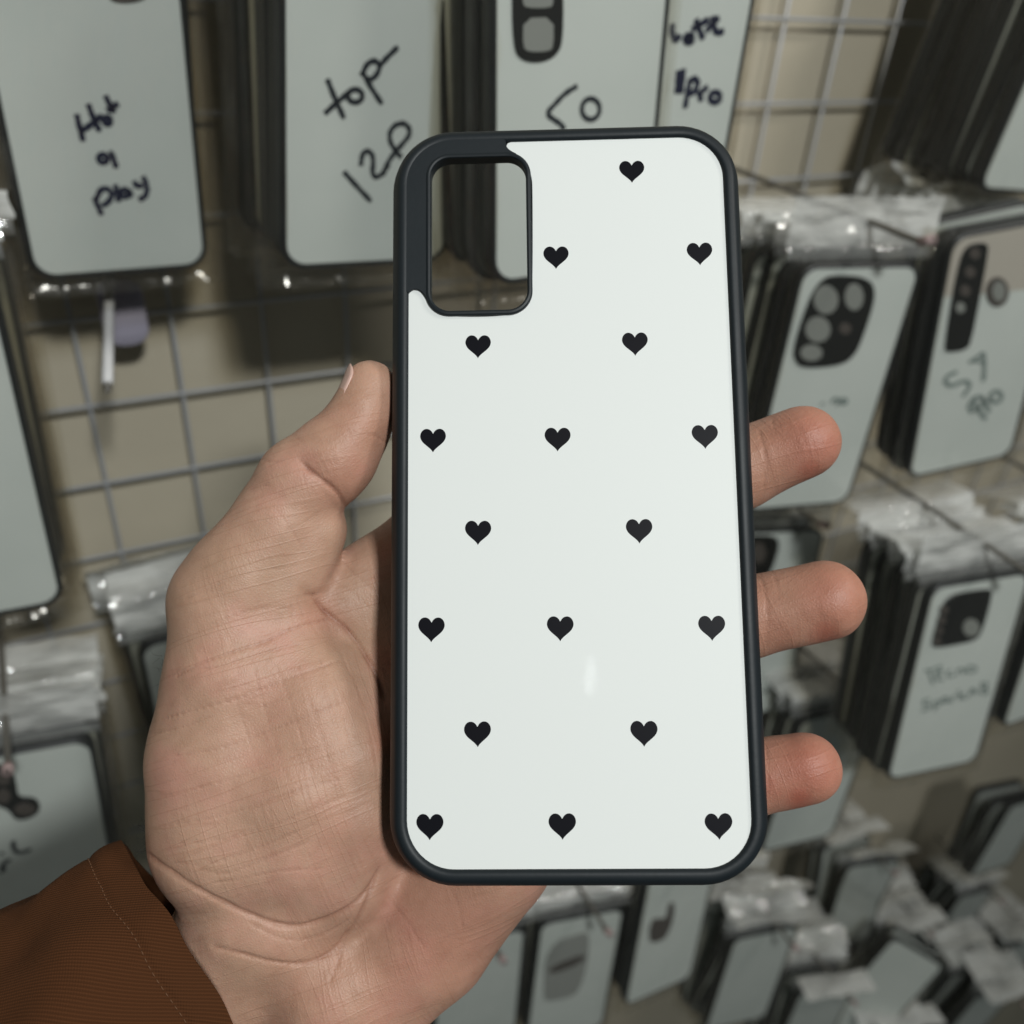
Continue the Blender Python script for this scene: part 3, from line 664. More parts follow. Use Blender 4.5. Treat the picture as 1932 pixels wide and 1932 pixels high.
# ------------------------------------------------------------------ wall and wire grid
DW = 502.6; WX0 = 4.98; WZ0 = -234.1           # wire plane and the crossing the grid counts from (mm)
mbw = MB(); yw = (DW + 9) * .001
mbw.add([(-2.0, yw, -2.0), (4.5, yw, -2.0), (4.5, yw, 3.0), (-2.0, yw, 3.0), (-2.0, yw + .02, -2.0), (4.5, yw + .02, -2.0), (4.5, yw + .02, 3.0), (-2.0, yw + .02, 3.0)],
        [(0, 1, 2, 3), (4, 5, 6, 7), (0, 1, 5, 4), (2, 3, 7, 6), (1, 2, 6, 5), (0, 3, 7, 4)])
wall = mbw.build('wall', m_wall); tag(wall, 'plain beige painted wall behind the wire grid', 'wall')
wall['kind'] = 'structure'
grid = bpy.data.objects.new('wire_grid_panel', None); COL.objects.link(grid); grid.location = (0, DW * .001, ZC)
tag(grid, 'grey wire grid panel of square meshes mounted on the beige wall', 'grid panel')
r = 1.25
vm = tube_mesh('wire', [(0, 0, -.76), (0, 0, -.3), (0, 0, .35)], r * .001, m_wire, 8)
hm_ = tube_mesh('cross_wire', [(-.75, 0, 0), (.5, 0, 0), (2.6, 0, 0)], r * .001, m_wire, 8)
for k in range(-14, 46):
    o = obj('wire', vm, grid); o.location = ((WX0 + 50 * k) * .001, 0, 0)
for k in range(-8, 11):
    o = obj('cross_wire', hm_, grid); o.location = (0, -r * 1.9 * .001, (WZ0 - 50 * k) * .001)

# ------------------------------------------------------------------ hanging bagged cases
def eul(y, t, r):
    return Matrix.Rotation(y, 3, 'Z') @ Matrix.Rotation(t, 3, 'X') @ Matrix.Rotation(r, 3, 'Y')
BW, BH = 71.0, 155.0
def frame_mesh():
    mb = MB(); n = 6
    def rg(o, y): return [(x, y, z) for x, z in rrect(-o, -o, BW + o, BH + o, 8.5 + o, n)]
    pr = [(-.1, 0.2), (.2, -.5), (1.2, -.6), (2.2, .2), (2.6, 2), (2.5, 7), (1.9, 9), (1.2, 8.4), (1.2, 2.2)]
    for a, b in zip(pr[:-1], pr[1:]): bridge(mb, rg(*a), rg(*b))
    mb.add(rg(1.2, 2.2), [tuple(range(len(rg(0, 0))))])
    return fixn(mesh('frame', mmv(mb.v), mb.f, m_bgframe))
def plate_mesh(mt, split=None):
    mb = MB(); 
    if split: 
        mb.prism(rrect(0, 0, BW, BH, 8.5, 6), 0, 1.2, m=0, bev=.1)
        P = [(x, z) for x, z in rrect(.2, .2, BW - .2, BH - .2, 8.5, 6) if z > split]; P = P + [(.2, split + 4), (BW * .5, split), (BW - .2, split - 3)]
        mb.prism(P, -.06, .3, m=1)
        return fixn(mesh('back_plate', mmv(mb.v), mb.f, None, False, [mt, m_beige], mb.m))
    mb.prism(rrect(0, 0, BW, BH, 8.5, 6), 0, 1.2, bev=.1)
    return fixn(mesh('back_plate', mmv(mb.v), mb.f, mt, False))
def bag_mesh(seed, mt_b, mt_f):
    # pillow-shaped clear sleeve round the case, side seams running out past it, a milky header above and a seal strip
    rs = random.Random(seed); mb = MB(); nx, nz = 34, 52; x0, x1, z0, z1 = -8.0, BW + 8.0, -12.0, BH + 6
    off = Vector((seed * 3.1, seed * 1.7, 0))
    def sheet(sign, y_):
        V = []
        for j in range(nz + 1):
            for i in range(nx + 1):
                x = x0 + (x1 - x0) * i / nx; z = z0 + (z1 - z0) * j / nz
                e = min(x - x0, x1 - x, z - z0 + 1, (z1 - z) + 3) ; k = min(1, max(0, e) / 8.5) ** .6
                wob = 1.0 * noise.noise(Vector((x * .05, z * .02, y_)) + off) + .9 * noise.noise(Vector((x * .13, z * .06, y_ + 4)) + off)
                if z < 3 or x < 0 or x > BW: wob = wob * 2.2 + 2.2 * (.45 - abs(noise.noise(Vector((x * .16, z * .075, y_ + 2)) + off)) * 2)
                V.append((x + .8 * noise.noise(Vector((z * .04, y_, 2)) + off), 4.3 + sign * (4.3 + 1.9) * k + sign * abs(wob) * k, z))
        Fq = [(j * (nx + 1) + i, j * (nx + 1) + i + 1, (j + 1) * (nx + 1) + i + 1, (j + 1) * (nx + 1) + i) for j in range(nz) for i in range(nx)]
        o_ = len(mb.v); mb.add(V, Fq, 0)
        for q_, f_ in enumerate(Fq):
            cx_ = sum(V[i][0] for i in f_) / 4; cz_ = sum(V[i][2] for i in f_) / 4
            if cx_ < 0 or cx_ > BW or cz_ < 0: mb.m[len(mb.m) - len(Fq) + q_] = 1
    sheet(-1, 0); sheet(1, 8)
    for xa, xb in ((x0 - 2.6, x0), (x1, x1 + 2.6)):      # seams
        V = []
        for j in range(nz + 1):
            z = z0 + (z1 - z0) * j / nz; w_ = 1.6 * noise.noise(Vector((z * .07, xa, 1)) + off)
            V += [(xa + .5 * w_, 4.3 + 2 * w_, z), (xb, 4.3, z)]
        mb.add(V, [(2 * j, 2 * j + 1, 2 * j + 3, 2 * j + 2) for j in range(nz)], 1)
    me = mesh('bag', mmv(mb.v), mb.f, None, True, [mt_b, mt_f], mb.m); return me
def header_mesh(seed, hh=30, fold=0.0):
    mb = MB(); nx, nz = 36, 22; x0, x1 = -12.0, BW + 7; off = Vector((seed * 2.3, 7, seed))
    V = []
    for j in range(nz + 1):
        for i in range(nx + 1):
            x = x0 + (x1 - x0) * i / nx; t = j / nz; z = BH + 10 + hh * t
            w_ = 2.6 * noise.noise(Vector((x * .035, z * .07, 0)) + off) + 3.4 * (.5 - abs(noise.noise(Vector((x * .045 + z * .06, z * .05 - x * .02, 6)) + off)) * 2) * min(1, t * 2) * (fold > 0) + 1.2 * noise.noise(Vector((x * .1 + z * .05, z * .12, 3)) + off)
            x += 2.5 * noise.noise(Vector((z * .12, i * .2, 1)) + off) * (fold > 0); y = 4.3 + w_ * min(1, .3 + t) * (1.7 if seed >= 20 else 1) + fold * max(0, t - .45) ** 1.3 * 40
            V.append((x, y, z - abs(fold) * max(0, t - .45) ** 1.2 * 22))
    mb.add(V, [(j * (nx + 1) + i, j * (nx + 1) + i + 1, (j + 1) * (nx + 1) + i + 1, (j + 1) * (nx + 1) + i) for j in range(nz) for i in range(nx)])
    me = mesh('header', mmv(mb.v), mb.f, m_head)
    return me
def seal_mesh(seed):
    V = []
    for i in range(23):
        x = -12 + (BW + 19) * i / 22
        for z, y in ((BH + 4.0, 1.6), (BH + 7, .4), (BH + 10.3, 2.6)): V.append((x, y + .5 * noise.noise(Vector((x * .1, z, seed))), z))
    Fq = [(3 * i + k, 3 * i + k + 1, 3 * i + k + 4, 3 * i + k + 3) for i in range(22) for k in range(2)]
    return mesh('seal_strip', mmv(V), Fq, m_seal)
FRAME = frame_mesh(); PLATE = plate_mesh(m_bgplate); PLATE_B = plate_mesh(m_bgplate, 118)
BAGS = [bag_mesh(k, m_bag, m_fin) for k in range(5)]
HEADS = [header_mesh(k, random.uniform(20, 28), random.uniform(.8, 2.0)) for k in range(6)] + [header_mesh(9, 27, 0)]
HEADS_M = [header_mesh(20 + k, random.uniform(26, 44), random.choice((-1.6, -1.0, 1.2, 2.2))) for k in range(7)]
SEALS = [seal_mesh(k) for k in range(2)]

class Pose:
    def __init__(s, o, ang, sc=(1, 1)):
        s.o = np.array(o, float); s.M = eul(*[math.radians(a) for a in ang]); s.Mn = np.array(s.M); s.sc = sc
    def loc(s, u, v):                        # picture point -> (x, z) mm on the plate
        d = wray(u, v); nrm = s.Mn[:, 1]; t = s.o.dot(nrm) / d.dot(nrm); l = s.Mn.T @ (d * t - s.o); return (float(l[0]), float(l[2]))
    def mtx(s, shift=(0, 0, 0), rot=None):
        m = (s.M if rot is None else s.M @ rot).to_4x4(); p = (s.o + np.array(shift)) * .001; m.translation = Vector((p[0], p[1], p[2] + ZC)); return m
def ribbon(pts, wd, y=-.35):
    P = smooth_poly(pts, 2, closed=False) if len(pts) > 2 else np.array(pts, float)
    P = np.array(P); V = []; Fc = []
    n = len(P)
    for i in range(n):
        t = P[min(i + 1, n - 1)] - P[max(i - 1, 0)]; t = t / (np.linalg.norm(t) + 1e-9); nr = np.array([-t[1], t[0]])
        w_ = wd / 2 * (0.65 if i in (0, n - 1) else 1 + .12 * math.sin(i * 1.7))
        a, b = P[i] + nr * w_, P[i] - nr * w_
        V += [(a[0], y, a[1]), (b[0], y, b[1]), (a[0], y + .3, a[1]), (b[0], y + .3, b[1])]
    for i in range(n - 1):
        k = 4 * i
        Fc += [(k, k + 1, k + 5, k + 4), (k, k + 4, k + 6, k + 2), (k + 1, k + 3, k + 7, k + 5)]
    Fc += [(0, 2, 3, 1), (4 * n - 4, 4 * n - 3, 4 * n - 1, 4 * n - 2)]
    return V, Fc
def c1(p): return (p[0] * .3906, p[1] * .3906)
def c2(p): return (721.8 + .3737 * p[0], .3737 * p[1])
def c3(p): return (1275.7 + .3397 * p[0], .3397 * p[1])
def c4(p): return (1275.7 + .3397 * p[0], 590.6 + .3397 * p[1])
def c5(p): return (1509.3 + .3397 * p[0], 853 + .3397 * p[1])
def c6(p): return (.3397 * p[0], 1115.5 + .3397 * p[1])
def c7(p): return (918.7 + .2527 * p[0], 1603.8 + .2527 * p[1])
def c8(p): return (1345.2 + .3036 * (p[0] - 0) * .895, 295.3 + .3036 * p[1])
def circ(x, y, rx, ry, n=14, a0=0, a1=360):
    return [(x + rx * math.cos(math.radians(a0 + (a1 - a0) * k / n)), y + ry * math.sin(math.radians(a0 + (a1 - a0) * k / n))) for k in range(n + 1)]

def hang(name_label, pose, n, group, back_label, strokes=None, conv=None, ink=None, wd=2.0, details=None, plate=None, seed=0, spacing=12.5, head=True, hooklabel=None, hookout=38, headidx=None, drop=0.0, hook=True, tails=False):
    rs = random.Random(seed + 100)
    def one(mtx, k, first):
        root = bpy.data.objects.new('bagged_phone_case', None); COL.objects.link(root); root.matrix_world = mtx
        obj('frame', FRAME, root); obj('back_plate', plate if (first and plate) else PLATE, root)
        obj('bag', BAGS[(seed + k) % 5], root)
        if head:
            obj('header', HEADS_M[(seed * 3 + k * 2) % 7] if seed >= 18 else HEADS[headidx if (first and headidx is not None) else (seed + k) % 6], root); obj('seal_strip', SEALS[k % 2], root)
        if tails and (k >= 1): obj('bag_tail', HEADS_M[(k * 3) % 7], root).location = (0, .002, -(BH + 10 + 32) * .001)
        return root
    root = one(pose.mtx(), 0, True); tag(root, name_label, 'phone case', group)
    if strokes:
        mbs = MB()
        for st in strokes:
            P = [pose.loc(*conv(q)) for q in st]; v_, f_ = ribbon(P, wd); mbs.add(v_, f_)
        me = fixn(mesh('handwriting', mmv(mbs.v), mbs.f, ink or m_ink, False)); obj('handwriting', me, root)
    if details:
        for nm, pts, y0, y1, mt, kids in details:
            P = [pose.loc(*q) for q in pts]; mbd = MB(); mbd.prism(smooth_poly(P, 2), y0, y1, bev=.25)
            ho = obj(nm, fixn(mesh(nm, mmv(mbd.v), mbd.f, mt, False)), root)
            for knm, kp, kmt in kids:
                Q = [pose.loc(*q) for q in kp]; mk = MB(); mk.prism(smooth_poly(Q, 1), y0 - .25, y0 + .5, bev=.1)
                obj(knm, fixn(mesh(knm, mmv(mk.v), mk.f, kmt, False)), ho)
    y = 0
    for k in range(1, n):
        y += spacing * rs.uniform(.85, 1.15)
        if pose.o[1] + y > DW - 22: break
        jj = 3.2 if seed >= 18 else 1
        rot = eul(math.radians(rs.uniform(-2.2, 2.2) * jj), math.radians(rs.uniform(-2, 2) * jj), math.radians(rs.uniform(-1.6, 1.6) * jj))
        b = one(pose.mtx((rs.uniform(-3.2, 3.2), y, rs.uniform(-3.5, 3.5) * jj + drop * k), rot), k, False)
        tag(b, back_label, 'phone case', group)
    if hook and head:
        p = pose.o + pose.Mn @ np.array([BW / 2, 0, BH + 24]); 
        pts = [(p[0], DW, p[2] + 3), (p[0], (DW + p[1]) / 2, p[2] + 1.5), (p[0], p[1], p[2]), (p[0], p[1] - hookout * .8, p[2] - 1), (p[0] + .3, p[1] - hookout, p[2] + 2.5)]
        pts = [(a * .001, b * .001, c * .001 + ZC) for a, b, c in pts]
        base = Vector(pts[0]); hk = bpy.data.objects.new('display_hook', None); COL.objects.link(hk); hk.location = base
        obj('rod', tube_mesh('rod', [Vector(q) - base for q in pts], .0017, m_rod, 8), hk)
        obj('rubber_tip', tube_mesh('rubber_tip', [Vector(q) - base for q in pts[-2:]], .0026, m_tip, 8), hk)
        tag(hk, hooklabel or ('wire display hook carrying ' + group), 'hook', 'wire display hooks on the grid')

# front of each stack: pose in mm (origin = lower left corner of its back), angles in degrees
PA = Pose((-5.1, 430.4, -136.9), (2.8, 3.7, 1.2))
PB = Pose((88.0, 364.0, -119.8), (1.7, 4.8, 2.8))
PC = Pose((162.7, 319.3, -119.3), (-.9, -1.7, -2.3))
r_ = wray(1398, 130); xd = r_[0] * 338 / r_[1]
PD = Pose((xd - BW - 1.0, 338, -128), (0, 1.0, -1.0))
PE = Pose((530.0, 379.8, -114.1), (-2, 2.1, 5.3))
PF = Pose((364.3, 348.5, -296.4), (-13.4, .1, 0))
PG = Pose((467.7, 317.0, -276.8), (-14, .5, -9.7))
PHh = Pose((451.9, 243.4, -478.7), (-12.3, -7.3, -2.0))
PI1 = Pose((393.6, 362.6, -508.0), (-7.4, -13.1, 6.7))
PI2 = Pose((453.5, 321.9, -658.1), (-9.4, -1.8, .7))
PL = Pose((-97.1, 380.0, -270.1), (-.9, -.1, 1.8))
PM = Pose((-111.9, 400.0, -529.5), (-5.1, -.4, 3.3))
PN = Pose((2.9, 440.0, -517.8), (0, 0, .5))
PP1 = Pose((163.8, 359.7, -828.9), (-9.7, -2.1, .2))
PP2 = Pose((244.1, 339.5, -834.1), (-11.8, -5.7, 2.2))
PP3 = Pose((325.3, 311.9, -789.5), (.5, -8.0, 5.6))
PJ = Pose((587.7, 250.0, -490.2), (-3.4, -6.0, -1.5))
PQ1 = Pose((624.0, 330.0, -1198.0), (-15.4, -2.1, 1.8))
PQ2 = Pose((1000.0, 300.0, -1426.2), (-12.9, 2.9, 2.8))
PQ3 = Pose((757.8, 400.0, -1138.6), (-12.9, -5.3, -.2))

stA = [[(370, 550), (385, 620), (402, 682)], [(425, 500), (450, 570), (482, 635)], [(385, 640), (440, 600), (495, 555)], circ(518, 582, 16, 18), [(508, 460), (530, 505), (552, 545)], [(515, 535), (545, 515), (572, 498)],
       circ(497, 765, 22, 20), [(528, 742), (538, 738), (548, 765), (562, 812)], [(455, 955), (475, 1000), (492, 1038)], [(462, 965), (490, 905), (530, 915), (545, 945), (510, 990), (490, 985)], [(555, 890), (568, 930), (572, 975)], circ(602, 932, 19, 19), [(622, 912), (628, 938), (640, 948)], [(648, 872), (658, 902), (690, 893)], [(690, 850), (706, 885), (712, 925), (695, 955), (668, 962)]]
stB = [[(1580, 380), (1615, 470), (1662, 572)], [(1568, 548), (1620, 500), (1690, 440)], circ(1715, 462, 36, 32), [(1750, 345), (1790, 420), (1845, 502)], [(1745, 365), (1775, 300), (1820, 290), (1838, 330), (1800, 385), (1760, 380)], [(1835, 315), (1870, 275), (1922, 225)],
       [(1660, 828), (1720, 895), (1792, 972)], [(1742, 800), (1750, 735), (1785, 725), (1805, 765), (1795, 850), (1835, 855), (1880, 790)]]
stB2 = [[(0, 885), (25, 820), (60, 770), (110, 715), (142, 670), (120, 622), (75, 622), (38, 655), (32, 705), (60, 755), (95, 795)]]
stC = [[(982, 433), (920, 470), (870, 525), (825, 572), (860, 600), (900, 625), (918, 655)], circ(1050, 550, 46, 54)]
stD = [circ(70, 215, 22, 20), circ(70, 215, 9, 8), [(108, 105), (125, 160), (150, 218)], [(85, 165), (130, 135), (180, 108)], [(165, 175), (200, 130), (238, 95)], [(198, 90), (208, 140), (220, 185), (265, 172)],
       [(78, 440), (60, 520), (48, 602)], [(72, 450), (110, 432), (122, 470), (95, 515), (70, 520)], [(122, 505), (132, 535), (140, 562)], [(130, 525), (150, 500), (175, 480)], circ(215, 540, 30, 28),
       [(12, 390), (8, 460), (2, 520)], [(40, 380), (32, 455), (24, 520)], [(-20, 130), (-25, 190), (0, 230), (20, 190)]]
stF = [[(860, 500), (880, 470), (905, 480), (890, 515)], circ(930, 490, 16, 14), [(800, 505), (825, 500)]]
stG = [[(1560, 325), (1500, 350), (1490, 385), (1530, 410), (1590, 375), (1630, 385), (1625, 420), (1590, 465)], [(1625, 275), (1665, 250), (1705, 220)], [(1705, 220), (1712, 290), (1705, 380)], [(1640, 265), (1700, 270)],
       [(1650, 480), (1670, 530), (1720, 590)], [(1640, 555), (1620, 510), (1660, 460), (1710, 470), (1700, 520), (1650, 545)], [(1700, 470), (1720, 510), (1740, 550)], [(1720, 500), (1750, 470)], circ(1775, 465, 32, 32)]
stH = [[(690, 1215), (740, 1205), (790, 1185)], [(718, 1215), (725, 1250), (740, 1290)], [(755, 1240), (790, 1225), (775, 1205), (750, 1235), (770, 1270), (800, 1260)], [(840, 1205), (815, 1225), (825, 1250), (855, 1240)], [(868, 1240), (875, 1205), (900, 1200), (912, 1232)], circ(950, 1205, 26, 18),
       [(720, 1370), (680, 1380), (690, 1405), (725, 1400), (715, 1430), (670, 1435)], [(740, 1385), (750, 1440)], [(742, 1395), (775, 1375), (780, 1405), (750, 1415)], circ(805, 1375, 14, 14), [(820, 1365), (828, 1390)], [(840, 1390), (845, 1360), (868, 1352)], [(880, 1320), (888, 1378)], [(915, 1335), (885, 1355), (920, 1370)], [(935, 1365), (955, 1300), (985, 1345)], [(940, 1340), (985, 1325)],
       [(1005, 1280), (1010, 1340)], [(1005, 1285), (1040, 1278), (1035, 1305), (1010, 1310), (1045, 1320), (1035, 1345), (1010, 1342)]]
stM = [[(75, 1385), (72, 1420), (95, 1452), (135, 1448), (172, 1430)], [(0, 1450), (20, 1460)], [(60, 1490), (30, 1500), (10, 1530), (25, 1545), (0, 1560)]]
camC = [('lens_panel', [(965, -60), (1061, -60), (1062, 75), (1050, 105), (1020, 118), (985, 115), (966, 90)], -.9, .1, m_lensd, [('lens_opening', [(984, -30), (1040, -30), (1042, 5), (1036, 15), (990, 15), (983, 5)], m_lensg), ('lens_opening', [(985, 34), (1042, 32), (1042, 88), (1032, 97), (995, 98), (984, 88)], m_lensg)])]
F_ = lambda p: (1345.2 + p[0] * .3036, 295.3 + p[1] * .3036)
camF = [('lens_panel', [F_(q) for q in ((620, 830), (690, 750), (760, 735), (900, 740), (985, 775), (1005, 850), (985, 950), (925, 1130), (880, 1230), (800, 1295), (560, 1315), (505, 1270), (495, 1190), (560, 980))], -1.1, .1, m_lensd,
         [('lens_opening', [F_(q) for q in circ(695, 885, 78, 92)[:-1]], m_lensg), ('lens_opening', [F_(q) for q in circ(870, 868, 60, 85)[:-1]], m_lensg), ('lens_opening', [F_(q) for q in circ(645, 1070, 80, 82)[:-1]], m_lensg), ('lens_opening', [F_(q) for q in circ(605, 1215, 70, 52)[:-1]], m_lensg), ('lens_opening', [F_(q) for q in circ(815, 1065, 38, 36)[:-1]], m_lensb)])]
camG = [('lens_panel', [F_(q) for q in ((1560, 570), (1620, 535), (1705, 535), (1705, 600), (1650, 900), (1600, 1150), (1570, 1200), (1450, 1215), (1435, 1190), (1470, 950), (1520, 680))], -1.1, .1, m_lensd,
         [('lens_opening', [F_(q) for q in circ(1620, 600, 34, 36)[:-1]], m_lensb), ('lens_opening', [F_(q) for q in circ(1590, 715, 34, 36)[:-1]], m_lensb), ('lens_opening', [F_(q) for q in circ(1560, 830, 34, 36)[:-1]], m_lensb), ('lens_opening', [F_(q) for q in circ(1530, 935, 30, 34)[:-1]], m_lensg)]),
        ('sensor_ring', [F_(q) for q in circ(1765, 840, 72, 95)[:-1]], -.8, .1, m_lensb, [('sensor_opening', [F_(q) for q in circ(1770, 835, 42, 62)[:-1]], m_lensg)])]
camH = [('lens_panel', [c5(q) for q in ((830, 800), (880, 780), (1050, 755), (1068, 780), (1010, 990), (975, 1040), (900, 1060), (745, 1088), (725, 1060), (790, 840))], -1.1, .1, m_lensd,
         [('lens_opening', [c5(q) for q in circ(800, 860 + 72 * k, 22, 26)[:-1]], m_lensb) for k in range(0)] +
         [('lens_opening', [c5(q) for q in circ(795 - 13 * k, 870 + 58 * k, 22, 24)[:-1]], m_lensb) for k in range(4)] + [('flash_opening', [c5(q) for q in circ(945, 970, 48, 50)[:-1]], m_lensg)])]
camM = [('lens_panel', [c6(q) for q in ((-40, 960), (40, 960), (75, 1000), (95, 1080), (100, 1140), (190, 1140), (225, 1180), (215, 1230), (150, 1265), (80, 1265), (50, 1210), (-40, 1180))], -.9, .1, m_lensd,
         [('lens_opening', [c6(q) for q in circ(138, 1205, 60, 34)[:-1]], m_lensb), ('lens_opening', [c6(q) for q in circ(20, 1030, 40, 42)[:-1]], m_lensb), ('lens_opening', [c6(q) for q in circ(20, 1130, 40, 40)[:-1]], m_lensb)])]
camI = [('lens_panel', [c4(q) for q in ((340, 1240), (480, 1232), (545, 1238), (572, 1270), (560, 1340), (520, 1450), (470, 1490), (330, 1495))], -.9, .1, m_lensd, [('lens_opening', [c4(q) for q in circ(455, 1330, 40, 60)[:-1]], m_lensb)])]
reflP2 = [('lens_panel', [c7(q) for q in ((440, 700), (740, 600), (765, 640), (750, 850), (690, 1040), (640, 1090), (450, 1130), (420, 1100))], -.9, .1, m_refl, [('lens_opening', [c7(q) for q in ((470, 860), (740, 760), (720, 830), (460, 930))], m_lensb)])]  # bag film reflection painted as a grey panel with a darker band, no lens
camP3 = [('lens_panel', [c7(q) for q in ((1225, 500), (1340, 520), (1350, 400), (1400, 380), (1390, 520), (1340, 640), (1290, 680), (1200, 690))], -.9, .1, m_lensb, [])]
camP4 = None
camA = [('lens_panel', [(195, -35), (285, -40), (283, -10), (262, 3), (220, 6), (200, -8)], -.9, .1, m_lensb, [])]

hang('white case marked Hot 9 play in dark marker, upper left, front of its stack', PA, 5, 'cases on the upper left hook', 'black-edged case in clear bag stacked behind the Hot 9 play case', stA, c1, m_ink, 2.3, details=camA, seed=1)
hang('white case marked top 12P beside the held case, front of its stack', PB, 6, 'cases on the hook marked top 12P', 'black-edged case in clear bag stacked behind the top 12P case', stB + [[((721.8 + .3737 * x) / .3906, .3737 * y / .3906) for x, y in s_] for s_ in stB2], c1, m_inkb, 2.0, seed=2)
hang('white case marked 50 with tall black lens panel, behind the top of the held case', PC, 8, 'cases on the hook marked 50', 'black-edged case in clear bag stacked behind the case marked 50', stC, c2, m_inkb, 1.9, details=camC, seed=3)
hang('white case marked Note 11 Pro in blurred marker, right of the case marked 50', PD, 4, 'cases on the hook marked 11 Pro', 'case in clear bag hanging behind the 11 Pro case', stD, c3, m_ink, 2.6, seed=4)
hang('white case corner at the upper right, front of a deep dark stack', PE, 7, 'cases on the upper right hook', 'black-edged case in the deep dark stack at the upper right', seed=5, tails=True)
hang('white case with a large black five-lens panel, under the milky bag header', PF, 5, 'cases on the hook right of the held case', 'black-edged case in clear bag stacked behind the five-lens case', stF, c4, m_inkg, 2.0, details=camF, seed=6, headidx=6, spacing=12)
hang('white and beige case marked S7 Pro with slim black lens strip', PG, 3, 'cases on the hook marked S7 Pro', 'black-edged case in clear bag stacked behind the S7 Pro case', stG, c4, m_inkg, 2.6, details=camG, plate=PLATE_B, seed=7, head=False)
hang('white case with square black lens panel and two lines of small handwriting, lower right', PHh, 5, 'cases on the lower right hook', 'black-edged case in the deep dark stack behind the square-lens case', stH, c5, m_inkg, 1.7, details=camH, seed=8, headidx=6)
hang('white case with a dark lens opening, low behind the held case between two fingers', PI1, 4, 'cases between the fingers', 'case in clear bag stacked behind the one between the two fingers', details=camI, seed=9)
hang('plain white case whose lower right corner shows below the little finger', PI2, 4, 'cases below the little finger', 'case in clear bag stacked behind the one below the little finger', seed=10)
hang('plain white case at the left edge, only its right part in view', PL, 5, 'cases on the left edge hook', 'black-edged case stacked behind the plain case at the left edge', seed=11)
hang('shaded white case marked S6 above the brown sleeve, with rounded lens openings', PM, 4, 'cases above the sleeve', 'case in clear bag stacked behind the shaded case above the sleeve', stM, c6, m_inkb, 2.4, details=camM, seed=12, headidx=6)
hang('dark-edged case in shade peeking out left of the wrist', PN, 3, 'cases left of the wrist', 'case in clear bag stacked behind the one left of the wrist', seed=31, hook=False)
hang('white case under the heel of the hand at the bottom edge', PP1, 4, 'cases under the heel of the hand', 'case stacked behind the one under the heel of the hand', seed=14)
hang('case with a broad painted grey bag reflection, second from the left in the bottom row', PP2, 4, 'cases in the middle of the bottom row', 'case stacked behind the one with the broad painted grey bag reflection', details=reflP2, seed=15)
hang('white case with a hooked black lens mark, straight below the held case', PP3, 4, 'cases straight below the held case', 'case stacked behind the one straight below the held case', details=camP3, seed=16)
hang('plain white case cut off by the right edge, beside the square-lens case', PJ, 3, 'cases on the right edge hook', 'black-edged case stacked behind the plain case at the right edge', seed=17)
hang('small far case at the bottom right under layered milky headers', PQ1, 8, 'cases under layered headers at the bottom right', 'case with milky header in the layered stack at the bottom right', seed=18, drop=-.5)
hang('small far case at the bottom right corner of the picture', PQ2, 8, 'cases in the bottom right corner', 'case with milky header stacked in the bottom right corner', seed=19)
hang('small far case tilted between the two lower right stacks', PQ3, 4, 'cases between the two lower right stacks', 'case stacked behind the tilted far case at the lower right', seed=20)

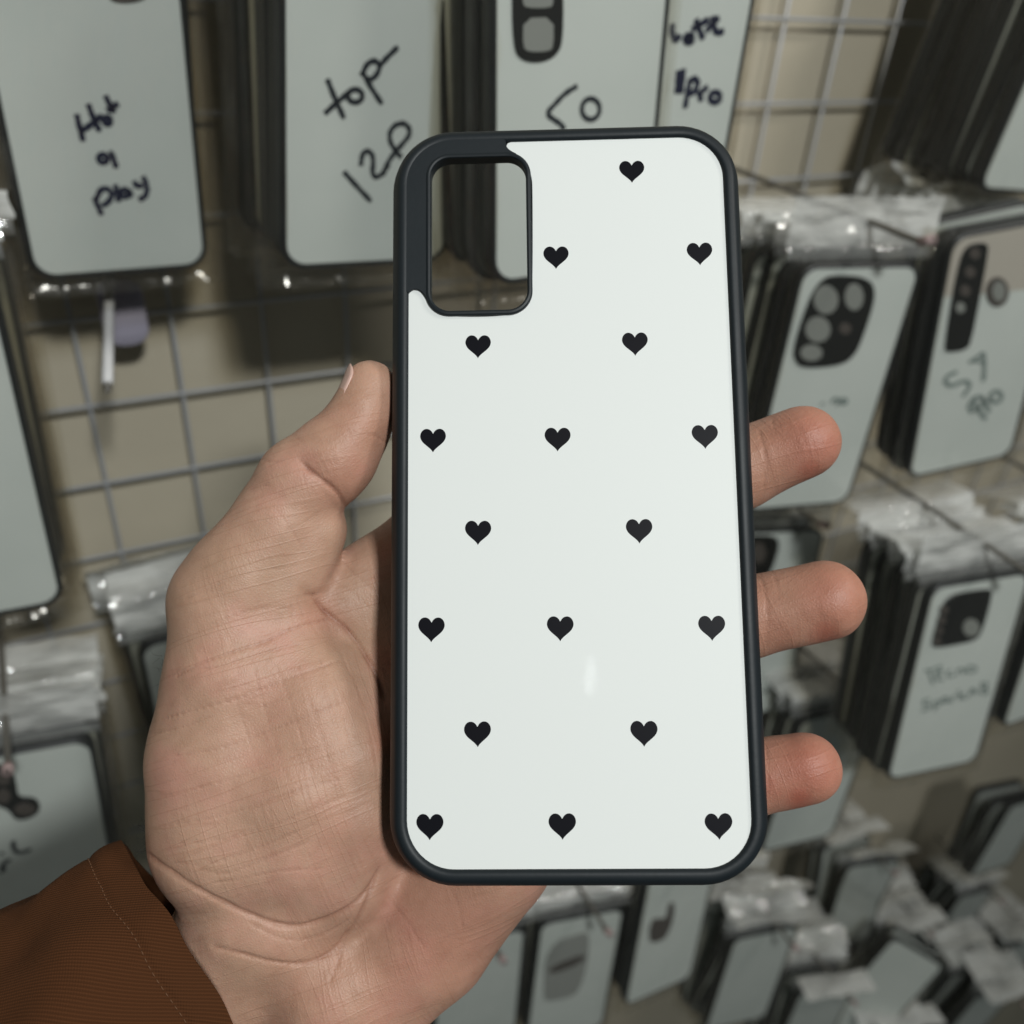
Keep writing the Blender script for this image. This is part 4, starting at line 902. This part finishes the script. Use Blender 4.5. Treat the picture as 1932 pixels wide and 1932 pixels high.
def ppx(u, v, y, ang):                       # top left corner of the back at a picture point, y mm into the room
    d = wray(u, v); p = d * (y / d[1]); return Pose((p[0], p[1], p[2] - BH), ang)
hang('small far case near the right edge above the bottom corner stack', ppx(1800, 1690, 420, (-10, 2, 3)), 5, 'far cases above the bottom corner stack', 'case stacked behind the small far case above the bottom corner', seed=21)
hang('far case low between the bottom row and the layered headers', ppx(1385, 1790, 330, (-12, -3, 2)), 5, 'far cases low between bottom row and layered headers', 'case stacked behind the low far case beside the layered headers', seed=24)
hang('far case behind the leaning one near the bottom right', ppx(1690, 1760, 400, (-10, -2, -3)), 7, 'far cases behind the leaning one', 'case stacked behind the far case near the leaning one', seed=25)
hang('far case at the very bottom, right of centre, headers in layers above', ppx(1640, 1935, 300, (-12, 2, 1)), 7, 'far cases at the very bottom right of centre', 'case with crumpled header in the stack at the very bottom', seed=26)
hang('far case cut off by the lower right edge above the corner', ppx(1905, 1790, 360, (-8, 0, 2)), 6, 'far cases cut off by the lower right edge', 'case stacked behind the far one cut off at the lower right edge', seed=27)
hang('far dark-edged case leaning sideways in the bottom right clutter', ppx(1610, 1800, 330, (-35, -18, 24)), 2, 'leaning cases in the bottom right clutter', 'case behind the leaning one in the bottom right clutter', seed=22, hook=False, head=False)
hang('far case at the right edge below the plain cut-off case', ppx(1905, 1520, 380, (-8, 1, 0)), 4, 'far cases at the right edge below the cut-off case', 'case stacked behind the far case at the right edge', seed=23, head=False)

# the empty white hook under the first case, its clip on the grid
def wpt(u, v, y): d = wray(u, v); p = d * (y / d[1]); return Vector((p[0] * .001, p[1] * .001, p[2] * .001 + ZC))
hk = bpy.data.objects.new('display_hook', None); COL.objects.link(hk); hk.location = wpt(206, 505, DW)
tag(hk, 'empty white hook with coiled dark tip, drooping below the Hot 9 play case', 'hook', 'wire display hooks on the grid')
b0 = hk.location
P = [wpt(206, 500, 500), wpt(206, 560, 470), wpt(205, 640, 435), wpt(203, 722, 400)]
obj('rod', tube_mesh('rod', [q - b0 for q in P], .0024, m_rodw, 10), hk)
P = [wpt(203 + 6 * math.cos(k * .8), 722 + k * .9, 400) for k in range(20)]
obj('coiled_tip', tube_mesh('coiled_tip', [q - b0 for q in P], .0008, m_rod, 6), hk)
mb = MB(); q0 = wpt(232, 585, 480)
mb.prism([(x * .001, z * .001) for x, z in rrect(-11, -20, 11, 16, 9, 6)], 0, .004, bev=.0008)
me = fixn(mesh('clip', mb.v, mb.f, m_tab)); cl = obj('clip', me, hk); cl.location = q0 - b0
